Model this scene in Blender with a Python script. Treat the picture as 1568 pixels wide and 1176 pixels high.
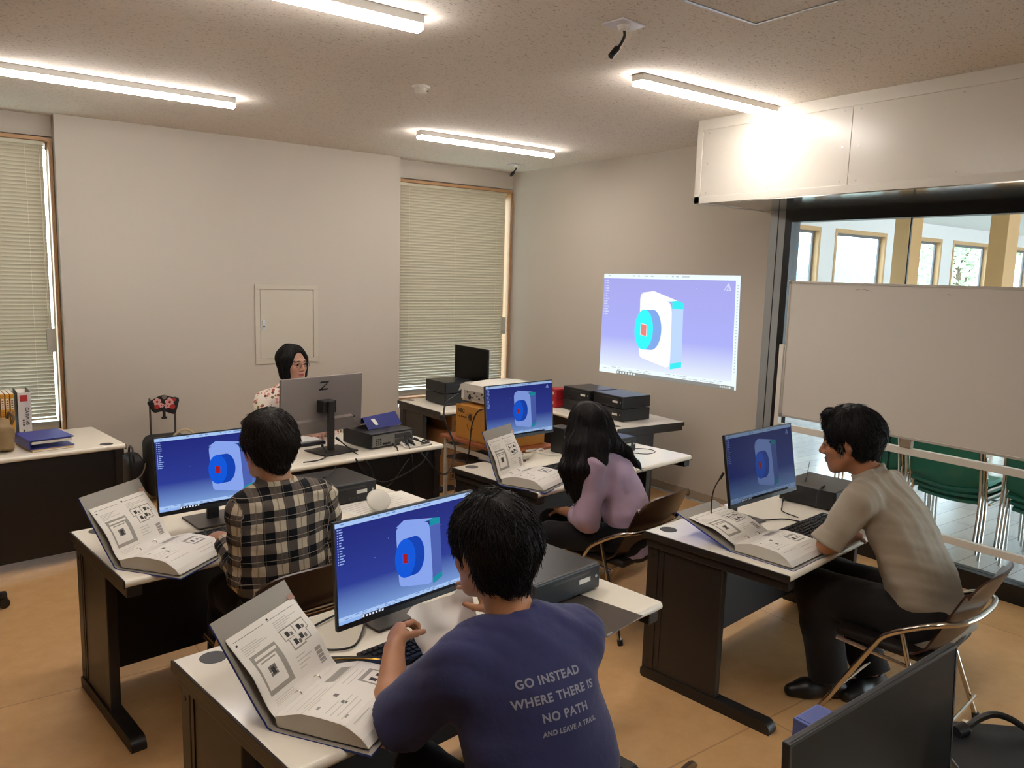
import bpy, bmesh, math, random
import numpy as np
from mathutils import Vector, Matrix, Euler
from mathutils.bvhtree import BVHTree

sc = bpy.context.scene
COL = sc.collection
for o in list(bpy.data.objects):
    bpy.data.objects.remove(o)
R = random.Random(7)
PI = math.pi

# ------------------------------------------------------------------ camera
cam_d = bpy.data.cameras.new('camera')
cam = bpy.data.objects.new('camera', cam_d)
COL.objects.link(cam)
_r = Vector((0.80788786, -0.58864009, 0.02863651))
_u = Vector((0.05885478, 0.12893361, 0.98990517))
_f = Vector((0.58639008, 0.79804697, -0.13880818))
cam.matrix_world = Matrix(((_r.x, _u.x, -_f.x, 0), (_r.y, _u.y, -_f.y, 0), (_r.z, _u.z, -_f.z, 1.8312), (0, 0, 0, 1)))
cam_d.sensor_fit = 'HORIZONTAL'
cam_d.sensor_width = 36.0
cam_d.lens = 1195.672 / 1568 * 36.0
cam_d.clip_start = 0.05
cam_d.clip_end = 400
sc.camera = cam

# ------------------------------------------------------------------ world, exposure
sc.view_settings.view_transform = 'Standard'
sc.view_settings.look = 'None'
sc.view_settings.exposure = 0.0
sc.view_settings.gamma = 1.0
sc.view_settings.use_curve_mapping = False
world = bpy.data.worlds.new('sky')
sc.world = world
world.use_nodes = True
wn = world.node_tree.nodes
wl = world.node_tree.links
bg = wn['Background']
tc = wn.new('ShaderNodeTexCoord')
sep = wn.new('ShaderNodeSeparateXYZ')
ramp = wn.new('ShaderNodeValToRGB')
ramp.color_ramp.elements[0].position = 0.0
ramp.color_ramp.elements[0].color = (0.80, 0.90, 0.98, 1)
ramp.color_ramp.elements[1].position = 0.6
ramp.color_ramp.elements[1].color = (0.62, 0.80, 1.0, 1)
wl.new(tc.outputs['Generated'], sep.inputs[0])
wl.new(sep.outputs['Z'], ramp.inputs[0])
wl.new(ramp.outputs[0], bg.inputs['Color'])
bg.inputs['Strength'].default_value = 9.0
LAMP = 57.0          # radiance of the ceiling battens
LOBBY_LAMP = 300.0    # radiance of the lobby lamps


# ------------------------------------------------------------------ materials
def lin(h):
    h = h.lstrip('#')
    c = [int(h[i:i + 2], 16) / 255 for i in (0, 2, 4)]
    return [x / 12.92 if x <= 0.04045 else ((x + 0.055) / 1.055) ** 2.4 for x in c]


MATS = {}


def mat(name, col, rough=0.5, metal=0.0, spec=0.5, coat=0.0, emit=None, estr=1.0, trans=0.0, bump=None, var=None, alpha=1.0):
    """plain procedural material. bump=(scale, strength, stretch) ; var=(scale, amount)"""
    if name in MATS:
        return MATS[name]
    m = bpy.data.materials.new(name)
    m.use_nodes = True
    nt = m.node_tree
    p = nt.nodes['Principled BSDF']
    c = lin(col) if isinstance(col, str) else list(col)
    p.inputs['Base Color'].default_value = (*c, 1)
    p.inputs['Roughness'].default_value = rough
    p.inputs['Metallic'].default_value = metal
    p.inputs['Specular IOR Level'].default_value = spec
    if coat:
        p.inputs['Coat Weight'].default_value = coat
        p.inputs['Coat Roughness'].default_value = 0.15
    if emit is not None:
        e = lin(emit) if isinstance(emit, str) else emit
        p.inputs['Emission Color'].default_value = (*e, 1)
        p.inputs['Emission Strength'].default_value = estr
    if trans:
        p.inputs['Transmission Weight'].default_value = trans
    if alpha < 1:
        p.inputs['Alpha'].default_value = alpha
    if bump or var:
        tcn = nt.nodes.new('ShaderNodeTexCoord')
    if var:
        n = nt.nodes.new('ShaderNodeTexNoise')
        n.inputs['Scale'].default_value = var[0]
        n.inputs['Detail'].default_value = 4
        nt.links.new(tcn.outputs['Object'], n.inputs['Vector'])
        mx = nt.nodes.new('ShaderNodeMix')
        mx.data_type = 'RGBA'
        mx.inputs[6].default_value = (*[x * (1 - var[1]) for x in c], 1)
        mx.inputs[7].default_value = (*[min(1, x * (1 + var[1])) for x in c], 1)
        nt.links.new(n.outputs['Fac'], mx.inputs[0])
        nt.links.new(mx.outputs[2], p.inputs['Base Color'])
    if bump:
        mp = nt.nodes.new('ShaderNodeMapping')
        mp.inputs['Scale'].default_value = bump[2] if len(bump) > 2 else (1, 1, 1)
        nt.links.new(tcn.outputs['Object'], mp.inputs['Vector'])
        n = nt.nodes.new('ShaderNodeTexNoise')
        n.inputs['Scale'].default_value = bump[0]
        n.inputs['Detail'].default_value = 3
        nt.links.new(mp.outputs[0], n.inputs['Vector'])
        b = nt.nodes.new('ShaderNodeBump')
        b.inputs['Strength'].default_value = bump[1]
        b.inputs['Distance'].default_value = 0.01
        nt.links.new(n.outputs['Fac'], b.inputs['Height'])
        nt.links.new(b.outputs[0], p.inputs['Normal'])
    MATS[name] = m
    return m


def attr_emit(name, strength=1.0):
    """a display or glowing picture panel: emits the colour stored on the mesh's 'pix' attribute"""
    if name in MATS:
        return MATS[name]
    m = bpy.data.materials.new(name)
    m.use_nodes = True
    nt = m.node_tree
    p = nt.nodes['Principled BSDF']
    a = nt.nodes.new('ShaderNodeAttribute')
    a.attribute_name = 'pix'
    p.inputs['Base Color'].default_value = (0.004, 0.004, 0.005, 1)
    p.inputs['Roughness'].default_value = 0.4
    p.inputs['Specular IOR Level'].default_value = 0.04
    nt.links.new(a.outputs['Color'], p.inputs['Emission Color'])
    p.inputs['Emission Strength'].default_value = strength
    MATS[name] = m
    return m


def attr_base(name, rough=0.6, bump=None):
    if name in MATS:
        return MATS[name]
    m = mat(name, (0.5, 0.5, 0.5), rough, bump=bump)
    nt = m.node_tree
    a = nt.nodes.new('ShaderNodeAttribute')
    a.attribute_name = 'pix'
    nt.links.new(a.outputs['Color'], nt.nodes['Principled BSDF'].inputs['Base Color'])
    return m


# ------------------------------------------------------------------ mesh building
class MB:
    def __init__(s):
        s.v = []
        s.f = []
        s.m = []
        s.c = {}

    def add(s, verts, faces, mi=0, col=None):
        b = len(s.v)
        s.v += [tuple(x) for x in verts]
        for f in faces:
            if col is not None:
                s.c[len(s.f)] = col
            s.f.append(tuple(b + i for i in f))
            s.m.append(mi)
        return s

    def box(s, lo, hi, mi=0, T=None, bev=0.0, seg=2):
        bm = bmesh.new()
        bmesh.ops.create_cube(bm, size=1)
        c = [(a + b) / 2 for a, b in zip(lo, hi)]
        d = [max(abs(b - a), 1e-5) for a, b in zip(lo, hi)]
        for v in bm.verts:
            v.co = Vector((v.co.x * d[0] + c[0], v.co.y * d[1] + c[1], v.co.z * d[2] + c[2]))
        if bev:
            bev = min(bev, min(d) * 0.49)
            bmesh.ops.bevel(bm, geom=bm.edges[:], offset=bev, segments=seg, profile=0.5, affect='EDGES')
        return s.bm(bm, mi, T)

    def bm(s, bm, mi=0, T=None):
        bm.verts.index_update()
        vs = [(T @ v.co) if T else v.co.copy() for v in bm.verts]
        s.add(vs, [[v.index for v in f.verts] for f in bm.faces], mi)
        bm.free()
        return s

    def cyl(s, p0, p1, r0, r1=None, n=16, mi=0, caps=True):
        r1 = r0 if r1 is None else r1
        p0 = Vector(p0)
        p1 = Vector(p1)
        d = (p1 - p0).normalized()
        a = d.orthogonal().normalized()
        b = d.cross(a)
        vs = []
        for p, r in ((p0, r0), (p1, r1)):
            for i in range(n):
                t = 2 * PI * i / n
                vs.append(p + a * (r * math.cos(t)) + b * (r * math.sin(t)))
        fs = [(i, (i + 1) % n, n + (i + 1) % n, n + i) for i in range(n)]
        if caps:
            fs += [tuple(reversed(range(n))), tuple(range(n, 2 * n))]
        return s.add(vs, fs, mi)

    def tube(s, pts, r, n=8, mi=0, smooth=4, closed=False, flat=None):
        P = [Vector(p) for p in pts]
        if smooth and len(P) > 2:
            P = catmull(P, smooth, closed)
        m = len(P)
        vs = []
        a = None
        for i, p in enumerate(P):
            if closed:
                t = (P[(i + 1) % m] - P[i - 1]).normalized()
            else:
                t = (P[min(i + 1, m - 1)] - P[max(i - 1, 0)]).normalized()
            if a is None:
                a = t.orthogonal().normalized()
            else:
                a = (a - t * a.dot(t))
                a = a.normalized() if a.length > 1e-6 else t.orthogonal().normalized()
            b = t.cross(a)
            rr = r[i * len(r) // m] if isinstance(r, (list, tuple)) else r
            for k in range(n):
                q = 2 * PI * k / n
                vs.append(p + a * rr * math.cos(q) + b * rr * math.sin(q))
        fs = []
        for i in range(m if closed else m - 1):
            j = (i + 1) % m
            for k in range(n):
                fs.append((i * n + k, i * n + (k + 1) % n, j * n + (k + 1) % n, j * n + k))
        if not closed:
            fs += [tuple(reversed(range(n))), tuple(range((m - 1) * n, m * n))]
        return s.add(vs, fs, mi)

    def lathe(s, prof, n=24, o=(0, 0, 0), mi=0, T=None):
        vs = []
        for r, z in prof:
            for k in range(n):
                q = 2 * PI * k / n
                v = Vector((o[0] + r * math.cos(q), o[1] + r * math.sin(q), o[2] + z))
                vs.append(T @ v if T else v)
        fs = []
        for i in range(len(prof) - 1):
            for k in range(n):
                fs.append((i * n + k, i * n + (k + 1) % n, (i + 1) * n + (k + 1) % n, (i + 1) * n + k))
        if prof[0][0] > 1e-6:
            fs.append(tuple(reversed(range(n))))
        if prof[-1][0] > 1e-6:
            fs.append(tuple(range((len(prof) - 1) * n, len(prof) * n)))
        return s.add(vs, fs, mi)

    def prism(s, poly, a, b, axis='x', mi=0, T=None):
        """poly: 2-D outline (ccw seen from +axis) extruded from a to b on that axis"""
        def P(t, q):
            v = {'x': (t, q[0], q[1]), 'y': (q[0], t, q[1]), 'z': (q[0], q[1], t)}[axis]
            return T @ Vector(v) if T else v
        n = len(poly)
        vs = [P(a, q) for q in poly] + [P(b, q) for q in poly]
        fs = [(i, (i + 1) % n, n + (i + 1) % n, n + i) for i in range(n)]
        fs += [tuple(reversed(range(n))), tuple(range(n, 2 * n))]
        return s.add(vs, fs, mi)

    def ball(s, c, r, u=20, v=12, mi=0, T=None):
        rx, ry, rz = (r, r, r) if not isinstance(r, (tuple, list)) else r
        vs = []
        for i in range(v + 1):
            th = PI * i / v
            for k in range(u):
                ph = 2 * PI * k / u
                q = Vector((rx * math.sin(th) * math.cos(ph), ry * math.sin(th) * math.sin(ph), rz * math.cos(th)))
                if T:
                    q = T @ q
                vs.append(Vector(c) + q)
        fs = []
        for i in range(v):
            for k in range(u):
                fs.append((i * u + k, (i + 1) * u + k, (i + 1) * u + (k + 1) % u, i * u + (k + 1) % u))
        return s.add(vs, fs, mi)

    def sheet(s, fn, nu, nv, th=0.0, mi=0, mi2=None):
        """surface fn(u,v) -> point, given a thickness th along its normal"""
        P = [[Vector(fn(i / nu, j / nv)) for j in range(nv + 1)] for i in range(nu + 1)]
        W = nv + 1
        vs = [p for row in P for p in row]
        fs = [(i * W + j, (i + 1) * W + j, (i + 1) * W + j + 1, i * W + j + 1) for i in range(nu) for j in range(nv)]
        if th:
            N = []
            for i in range(nu + 1):
                for j in range(nv + 1):
                    a = P[min(i + 1, nu)][j] - P[max(i - 1, 0)][j]
                    b = P[i][min(j + 1, nv)] - P[i][max(j - 1, 0)]
                    N.append(a.cross(b).normalized())
            k = len(vs)
            back = [v - n * th for v, n in zip(vs, N)]
            s.add(vs, fs, mi)
            s.add(back, [tuple(reversed(f)) for f in fs], mi if mi2 is None else mi2)
            b0 = len(s.v) - 2 * k
            rim = [i * W for i in range(nu + 1)] + [nu * W + j for j in range(1, W)] + [i * W + nv for i in range(nu - 1, -1, -1)] + [j for j in range(nv - 1, 0, -1)]
            for q in range(len(rim)):
                x, y = rim[q], rim[(q + 1) % len(rim)]
                s.f.append((b0 + y, b0 + x, b0 + k + x, b0 + k + y))
                s.m.append(mi if mi2 is None else mi2)
            return s
        return s.add(vs, fs, mi)

    def obj(s, name, mats, parent=None, smooth=False, link=True):
        me = bpy.data.meshes.new(name)
        me.from_pydata([tuple(v) for v in s.v], [], s.f)
        for m in (mats if isinstance(mats, (list, tuple)) else [mats]):
            me.materials.append(m)
        if any(s.m):
            me.polygons.foreach_set('material_index', s.m)
        if s.c:
            at = me.attributes.new('pix', 'FLOAT_COLOR', 'CORNER')
            for p in me.polygons:
                c = s.c.get(p.index)
                if c is None:
                    c = [(0.8, 0.8, 0.8)] * len(p.loop_indices)
                elif not isinstance(c[0], (tuple, list)):
                    c = [c] * len(p.loop_indices)
                for li, cc in zip(p.loop_indices, c):
                    at.data[li].color = (*cc[:3], 1)
        me.update()
        if smooth:
            me.polygons.foreach_set('use_smooth', [True] * len(me.polygons))
            try:
                me.set_sharp_from_angle(angle=math.radians(40 if smooth is True else smooth))
            except Exception:
                pass
        o = bpy.data.objects.new(name, me)
        if link:
            COL.objects.link(o)
        if parent is not None:
            o.parent = parent
        return o


def catmull(P, k, closed=False):
    out = []
    m = len(P)
    for i in range(m if closed else m - 1):
        p0 = P[i - 1] if (closed or i > 0) else P[i] * 2 - P[i + 1]
        p1 = P[i]
        p2 = P[(i + 1) % m]
        p3 = P[(i + 2) % m] if (closed or i + 2 < m) else p2 * 2 - p1
        for j in range(k):
            t = j / k
            out.append(0.5 * ((2 * p1) + (p2 - p0) * t + (2 * p0 - 5 * p1 + 4 * p2 - p3) * t * t + (3 * p1 - p0 - 3 * p2 + p3) * t ** 3))
    if not closed:
        out.append(P[-1].copy())
    return out


def tag(o, label, cat, group=None):
    o['label'] = label
    o['category'] = cat
    if group:
        o['group'] = group
    return o


def thing(name, label, cat, loc=(0, 0, 0), rz=0.0, group=None):
    o = bpy.data.objects.new(name, None)
    o.empty_display_size = 0.1
    COL.objects.link(o)
    o.location = loc
    o.rotation_euler = (0, 0, rz)
    return tag(o, label, cat, group)


def struct(o):
    o['kind'] = 'structure'
    return o


def dup(root, loc, rz=None, label=None, group=None):
    r = root.copy()
    COL.objects.link(r)
    r.location = loc
    if rz is not None:
        r.rotation_euler = (0, 0, rz)
    if label:
        r['label'] = label
    if group:
        r['group'] = group
    for ch in list(root.children):
        c = ch.copy()
        COL.objects.link(c)
        c.parent = r
        for g in ch.children:
            d = g.copy()
            COL.objects.link(d)
            d.parent = c
    return r


def text_mesh(body, size, extrude=0.0006, offset=0.0, align='CENTER', spacing=1.0, shear=0.0):
    cu = bpy.data.curves.new('lettering', 'FONT')
    cu.body = body
    cu.size = size
    cu.extrude = extrude
    cu.offset = offset
    cu.align_x = align
    cu.align_y = 'CENTER'
    cu.space_character = spacing
    cu.shear = shear
    o = bpy.data.objects.new('lettering', cu)
    COL.objects.link(o)
    dg = bpy.context.evaluated_depsgraph_get()
    me = bpy.data.meshes.new_from_object(o.evaluated_get(dg))
    bpy.data.objects.remove(o)
    bpy.data.curves.remove(cu)
    return me


def lettering(body, size, T, m, parent, name='lettering', **kw):
    me = text_mesh(body, size, **kw)
    me.transform(T)
    me.materials.clear()
    me.materials.append(m)
    o = bpy.data.objects.new(name, me)
    COL.objects.link(o)
    o.parent = parent
    return o


# shared materials
CREAM = mat('desktop_cream', '#f5eddb', 0.16, spec=0.5, var=(3, 0.02))
DARK = mat('desk_dark_metal', '#2a2420', 0.38)
BLACK = mat('black_plastic', '#141416', 0.42)
BLACK_M = mat('black_matte', '#101011', 0.7)
GREYD = mat('grey_dark_plastic', '#3c3a3a', 0.45)
CHROME = mat('chrome', '#d6d2ca', 0.14, 1.0)
WHITE = mat('white_plastic', '#e6e2da', 0.4)
PAPER = mat('paper', '#e9e4da', 0.8)
LABELM = mat('white_sticker', '#e2dfd6', 0.6)
CABLE = mat('cable_rubber', '#131313', 0.5)
WOOD = mat('window_wood', '#b98e62', 0.5, var=(14, 0.12))
ALU = mat('aluminium', '#b9bbb9', 0.35, 0.8)
PWHITE = mat('panel_white_paint', '#d6d0c4', 0.35)

# ------------------------------------------------------------------ room shell
H = 2.907
XR = 5.054      # right wall
YB = 6.818      # back wall
YW = 6.956      # recessed window wall
XL, YF = -3.4, -2.6


def wall_mat(name, col):
    m = mat(name, col, 0.85, spec=0.2)
    nt = m.node_tree
    p = nt.nodes['Principled BSDF']
    t = nt.nodes.new('ShaderNodeTexCoord')
    n = nt.nodes.new('ShaderNodeTexNoise')
    n.inputs['Scale'].default_value = 220
    n.inputs['Detail'].default_value = 2
    mp = nt.nodes.new('ShaderNodeMapping')
    mp.inputs['Scale'].default_value = (1, 1, 0.35)
    nt.links.new(t.outputs['Object'], mp.inputs[0])
    nt.links.new(mp.outputs[0], n.inputs['Vector'])
    b = nt.nodes.new('ShaderNodeBump')
    b.inputs['Strength'].default_value = 0.12
    b.inputs['Distance'].default_value = 0.002
    nt.links.new(n.outputs['Fac'], b.inputs['Height'])
    nt.links.new(b.outputs[0], p.inputs['Normal'])
    return m


def ceiling_mat():
    m = mat('ceiling_mineral_board', '#e4dcd2', 0.9, spec=0.1)
    nt = m.node_tree
    p = nt.nodes['Principled BSDF']
    t = nt.nodes.new('ShaderNodeTexCoord')
    mp = nt.nodes.new('ShaderNodeMapping')
    mp.inputs['Scale'].default_value = (1.0, 2.0, 1.0)
    nt.links.new(t.outputs['Object'], mp.inputs[0])
    n = nt.nodes.new('ShaderNodeTexNoise')
    n.inputs['Scale'].default_value = 60
    n.inputs['Detail'].default_value = 3.5
    n.inputs['Distortion'].default_value = 0.9
    nt.links.new(mp.outputs[0], n.inputs['Vector'])
    r = nt.nodes.new('ShaderNodeValToRGB')
    r.color_ramp.elements[0].position = 0.34
    r.color_ramp.elements[0].color = (*lin('#b5a999'), 1)
    r.color_ramp.elements[1].position = 0.41
    r.color_ramp.elements[1].color = (*lin('#e4dcd2'), 1)
    nt.links.new(n.outputs['Fac'], r.inputs[0])
    nt.links.new(r.outputs[0], p.inputs['Base Color'])
    b = nt.nodes.new('ShaderNodeBump')
    b.inputs['Strength'].default_value = 0.4
    b.inputs['Distance'].default_value = 0.004
    nt.links.new(r.outputs[0], b.inputs['Height'])
    nt.links.new(b.outputs[0], p.inputs['Normal'])
    return m


def floor_mat():
    m = mat('floor_vinyl', '#a9835c', 0.42, spec=0.35)
    nt = m.node_tree
    p = nt.nodes['Principled BSDF']
    t = nt.nodes.new('ShaderNodeTexCoord')
    n = nt.nodes.new('ShaderNodeTexNoise')
    n.inputs['Scale'].default_value = 9
    n.inputs['Detail'].default_value = 8
    n.inputs['Roughness'].default_value = 0.7
    nt.links.new(t.outputs['Object'], n.inputs['Vector'])
    r = nt.nodes.new('ShaderNodeValToRGB')
    r.color_ramp.elements[0].position = 0.3
    r.color_ramp.elements[0].color = (*lin('#cfa06a'), 1)
    r.color_ramp.elements[1].position = 0.72
    r.color_ramp.elements[1].color = (*lin('#ddb27c'), 1)
    nt.links.new(n.outputs['Fac'], r.inputs[0])
    br = nt.nodes.new('ShaderNodeTexBrick')
    br.inputs['Scale'].default_value = 1.0
    br.inputs['Brick Width'].default_value = 1.82
    br.inputs['Row Height'].default_value = 1.82
    br.inputs['Mortar Size'].default_value = 0.004
    br.inputs['Color1'].default_value = (1, 1, 1, 1)
    br.inputs['Color2'].default_value = (0.93, 0.93, 0.93, 1)
    br.inputs['Mortar'].default_value = (0.7, 0.68, 0.66, 1)
    nt.links.new(t.outputs['Object'], br.inputs['Vector'])
    mx = nt.nodes.new('ShaderNodeMix')
    mx.data_type = 'RGBA'
    mx.blend_type = 'MULTIPLY'
    mx.inputs[0].default_value = 1.0
    nt.links.new(r.outputs[0], mx.inputs[6])
    nt.links.new(br.outputs['Color'], mx.inputs[7])
    nt.links.new(mx.outputs[2], p.inputs['Base Color'])
    return m


WALL = wall_mat('wallpaper_cream', '#c6bdb0')
CEIL = ceiling_mat()
FLOOR = floor_mat()

struct(MB().box((XL, YF, -0.06), (5.0, YW, 0)).obj('floor', FLOOR))
struct(MB().box((XL - .1, YF - .1, H), (XR + .0, YW + .15, H + 0.1)).obj('ceiling', CEIL))
# back wall: the long panel stands forward of the window bays
W2L, W2R = 3.70, 5.035   # bay of the right window
W1L, W1R = -0.62, 0.757
wb = MB()
wb.box((W1R, YB, 0), (3.622, YW + 0.15, H))
wb.box((XL, YB, 0), (-0.66, YW + 0.15, H))
wb.box((-0.66, YW, 2.755), (W1R, YW + 0.15, H))
wb.box((-0.66, YW, 0), (W1R, YW + 0.15, 0.46))
wb.box((3.622, YW, 2.735), (XR, YW + 0.15, H))
wb.box((3.622, YW, 0), (XR, YW + 0.15, 0.46))
struct(wb.obj('wall_back', WALL))
struct(MB().box((XR, 3.632, 0), (XR + 0.14, YW + 0.15, H)).obj('wall_right', WALL))
struct(MB().box((XL - 0.1, YF, 0), (XL, YW + .15, H)).obj('wall_left', WALL))
struct(MB().box((XL - 0.1, YF - 0.1, 0), (XR + .14, YF, H)).obj('wall_rear', WALL))
BASEB = mat('skirting', '#a89680', 0.5)
bb = MB()
bb.box((W1R + .02, YB - 0.008, 0), (3.622, YB, 0.07), bev=.002)
struct(bb.obj('baseboard_back', BASEB))
struct(MB().box((XR - 0.008, 3.65, 0), (XR, YW, 0.07), bev=.002).obj('baseboard_right', BASEB))

GLASS = bpy.data.materials.new('clear_glass')
GLASS.use_nodes = True
_nt = GLASS.node_tree
_nt.nodes.remove(_nt.nodes['Principled BSDF'])
_tr = _nt.nodes.new('ShaderNodeBsdfTransparent')
_tr.inputs[0].default_value = (0.97, 0.985, 0.98, 1)
_gl = _nt.nodes.new('ShaderNodeBsdfGlossy')
_gl.inputs['Roughness'].default_value = 0.02
_fr = _nt.nodes.new('ShaderNodeMapRange')
_lw = _nt.nodes.new('ShaderNodeLayerWeight')
_pw = _nt.nodes.new('ShaderNodeMath')
_pw.operation = 'POWER'
_pw.inputs[1].default_value = 4.0
_nt.links.new(_lw.outputs['Facing'], _pw.inputs[0])
_nt.links.new(_pw.outputs[0], _fr.inputs[0])
_fr.inputs[3].default_value = 0.03
_fr.inputs[4].default_value = 0.6
_mx = _nt.nodes.new('ShaderNodeMixShader')
_nt.links.new(_fr.outputs[0], _mx.inputs[0])
_nt.links.new(_tr.outputs[0], _mx.inputs[1])
_nt.links.new(_gl.outputs[0], _mx.inputs[2])
_nt.links.new(_mx.outputs[0], _nt.nodes['Material Output'].inputs[0])

BLINDM = bpy.data.materials.new('blind_slat')
BLINDM.use_nodes = True
_nt = BLINDM.node_tree
_p = _nt.nodes['Principled BSDF']
_p.inputs['Base Color'].default_value = (*lin('#bcb09a'), 1)
_p.inputs['Roughness'].default_value = 0.4
_tl = _nt.nodes.new('ShaderNodeBsdfTranslucent')
_tl.inputs[0].default_value = (*lin('#c4b8a4'), 1)
_mx = _nt.nodes.new('ShaderNodeMixShader')
_mx.inputs[0].default_value = 0.022
_nt.links.new(_p.outputs[0], _mx.inputs[1])
_nt.links.new(_tl.outputs[0], _mx.inputs[2])
_nt.links.new(_mx.outputs[0], _nt.nodes['Material Output'].inputs[0])


def bay_window(n, x0, x1, z0, z1, label):
    """timber lined window with its closed venetian blind; x0..x1 outer edges of the timber lining"""
    w = MB()
    t = 0.026
    y0, y1 = YW - 0.022, YW + 0.14
    w.box((x0, y0, z1 - t), (x1, y1, z1), bev=.002)
    w.box((x0, y0, z0), (x1, y1, z0 + t), bev=.002)
    w.box((x0, y0, z0 + t), (x0 + t, y1, z1 - t), bev=.002)
    w.box((x1 - t, y0, z0 + t), (x1, y1, z1 - t), bev=.002)
    win = struct(w.obj('window_%d' % n, WOOD))
    fr = MB()
    for a, b in (((x0 + t, YW + .09, z0 + t), (x0 + t + .05, YW + .13, z1 - t)), ((x1 - t - .010, YW + .09, z0 + t), (x1 - t, YW + .13, z1 - t)),
                 ((x0 + t, YW + .09, z0 + t), (x1 - t, YW + .13, z0 + t + .06)), ((x0 + t, YW + .09, z1 - t - .05), (x1 - t, YW + .13, z1 - t))):
        fr.box(a, b)
    fr.obj('window_frame', ALU, win)
    MB().box((x0 + t + .05, YW + .105, z0 + t + .06), (x1 - t - .010, YW + .111, z1 - t - .05)).obj('pane', GLASS, win)
    b = thing('venetian_blind', label, 'blind', ((x0 + x1) / 2, YW + .03, z0 + t))
    xa, xb = x0 + t + 0.006 - (x0 + x1) / 2, x1 - t - 0.030 - (x0 + x1) / 2
    hh = z1 - z0 - 2 * t
    MB().box((xa, -.018, hh - .03), (xb, .018, hh - .002), bev=.003).obj('headrail', mat('blind_rail', '#cfcab2', .4), b)
    sl = MB()
    nsl = int((hh - .125) / 0.028)
    for i in range(nsl):
        zc = .125 + i * 0.028
        an = math.radians(63)
        c, s_ = math.cos(an) * .0165, math.sin(an) * .0165
        pts = [(-c, zc + s_), (-.35 * c + .0018, zc + .35 * s_ + .001), (.35 * c + .0018, zc - .35 * s_ + .001), (c, zc - s_)]
        vs = []
        for x in (xa + .004, xb - .004):
            vs += [(x, y, z) for y, z in pts]
        sl.add(vs, [(k, k + 1, 5 + k, 4 + k) for k in range(3)])
    sl.obj('slats', BLINDM, b)
    MB().box((xa, -.014, .088), (xb, .014, .104), bev=.003).obj('bottom_rail', mat('blind_rail', '#cfcab2', .4), b)
    cd = MB()
    for x in (xa + .12, 0, xb - .12):
        cd.cyl((x, -.0155, .1), (x, -.0155, hh - .03), .0008, n=5)
    cd.obj('ladder_cord', mat('cord_white', '#d8d4c4', .7), b)
    cr = MB()
    cr.cyl((xb - .03, -.03, .75), (xb - .03, -.022, hh - .03), .0012, n=6)
    cr.cyl((xb - .018, -.03, .60), (xb - .03, -.022, hh - .03), .0012, n=6)
    cr.obj('pull_cord', mat('cord_white', '#d8d4c4', .7), b)
    MB().box((xb - .045, -.04, .62), (xb + .015, -.026, .80), bev=.003).obj('cord_cleat', mat('cleat_clear', '#b9b3a6', .3), b)
    return win


bay_window(1, W1L, W1R - .004, 0.49, 2.745, 'closed cream venetian blind in the left window, above the blue binder')
bay_window(2, 3.655, XR - .018, 0.54, 2.722, 'closed cream venetian blind in the corner window, behind the switched-off monitor')

# outside ground beyond the windows
GR = mat('outside_ground', '#9da08f', 0.9, var=(2, .2))
struct(MB().box((-30, YW + .2, -0.4), (60, 90, -0.3)).obj('floor_outside', GR))

# bulkhead over the glass wall, built of screwed white panels
SX, SY0 = 4.262, 3.735
tb = MB()
tb.box((SX + .012, YF, 2.352 + .004), (XR + .14, SY0 - .01, H - .001))
tb.obj('trim_1', PWHITE)['kind'] = 'structure'
tr = bpy.data.objects['trim_1']
fm = MB()
fm.box((SX, YF, 2.836), (SX + .012, SY0, H - .001), bev=.001)
fm.box((SX - .002, YF, 2.352), (SX + .012, SY0, 2.398), bev=.001)
fm.box((SX - .002, SY0 - .045, 2.352), (SX + .012, SY0, 2.866), bev=.001)
fm.box((SX + .012, SY0 - .012, 2.352), (XR - .0, SY0, H - .001), bev=.001)
fm.obj('panel_frame', PWHITE, tr)
pn = MB()
pys = [3.69, 2.604, 1.40, 0.2, -1.0, -2.2]
for a, b in zip(pys[:-1], pys[1:]):
    pn.box((SX + .006, b + .002, 2.398), (SX + .012, a - .002, 2.836))
pn.obj('panel', mat('panel_white_satin', '#d6d0c4', 0.25), tr)
scw = MB()
for a, b in zip(pys[:-1], pys[1:]):
    for y in (a - .05, b + .05, (a + b) / 2):
        for z in (2.42, 2.615, 2.815):
            if y == (a + b) / 2 and z == 2.615:
                continue
            scw.cyl((SX + .0045, y, z), (SX + .006, y, z), .006, n=10)
scw.obj('screw_heads', ALU, tr)
# glossy metal underside
ud = MB()
ud.box((SX, YF, 2.346), (XR, 3.60, 2.3535))
ud.box((SX + .012, 2.62, 2.3445), (XR, 2.625, 2.3465))
ud.obj('soffit_underside', mat('soffit_metal', '#a9a49c', 0.12, 0.75), tr)

# glass wall: black frame, aluminium post, clear panes
BLKF = mat('black_frame', '#0b0c0e', 0.35)
gw = MB()
gx0, gx1 = 4.985, 5.09
gw.box((gx0, 3.445, 0.0), (gx1, 3.50, 2.346))
gw.box((gx0, YF, 2.262), (gx1, 3.445, 2.346))
gw.box((gx0, YF, 0.0), (gx1, 3.445, 0.115), bev=.002)
wf = struct(gw.obj('window_3', BLKF))
MB().box((4.99, 3.50, 0), (5.09, 3.632, 2.346), bev=.003).obj('aluminium_post', mat('post_grey', '#9fa3a3', .45, .3), wf)
MB().box((4.988, 3.560, 0), (4.992, 3.566, 2.346)).obj('shadow_joint', BLKF, wf)
gp = MB()
for a, b in ((2.606, 3.445), (1.40, 2.602), (0.2, 1.396), (-1.0, .196), (-2.59, -1.004)):
    gp.box((5.03, a, 0.115), (5.04, b, 2.262))
gp.obj('pane', GLASS, wf)
ge = MB()
for y in (2.604, 1.398, .198):
    ge.box((5.028, y - .004, .115), (5.042, y + .004, 2.262))
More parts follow.
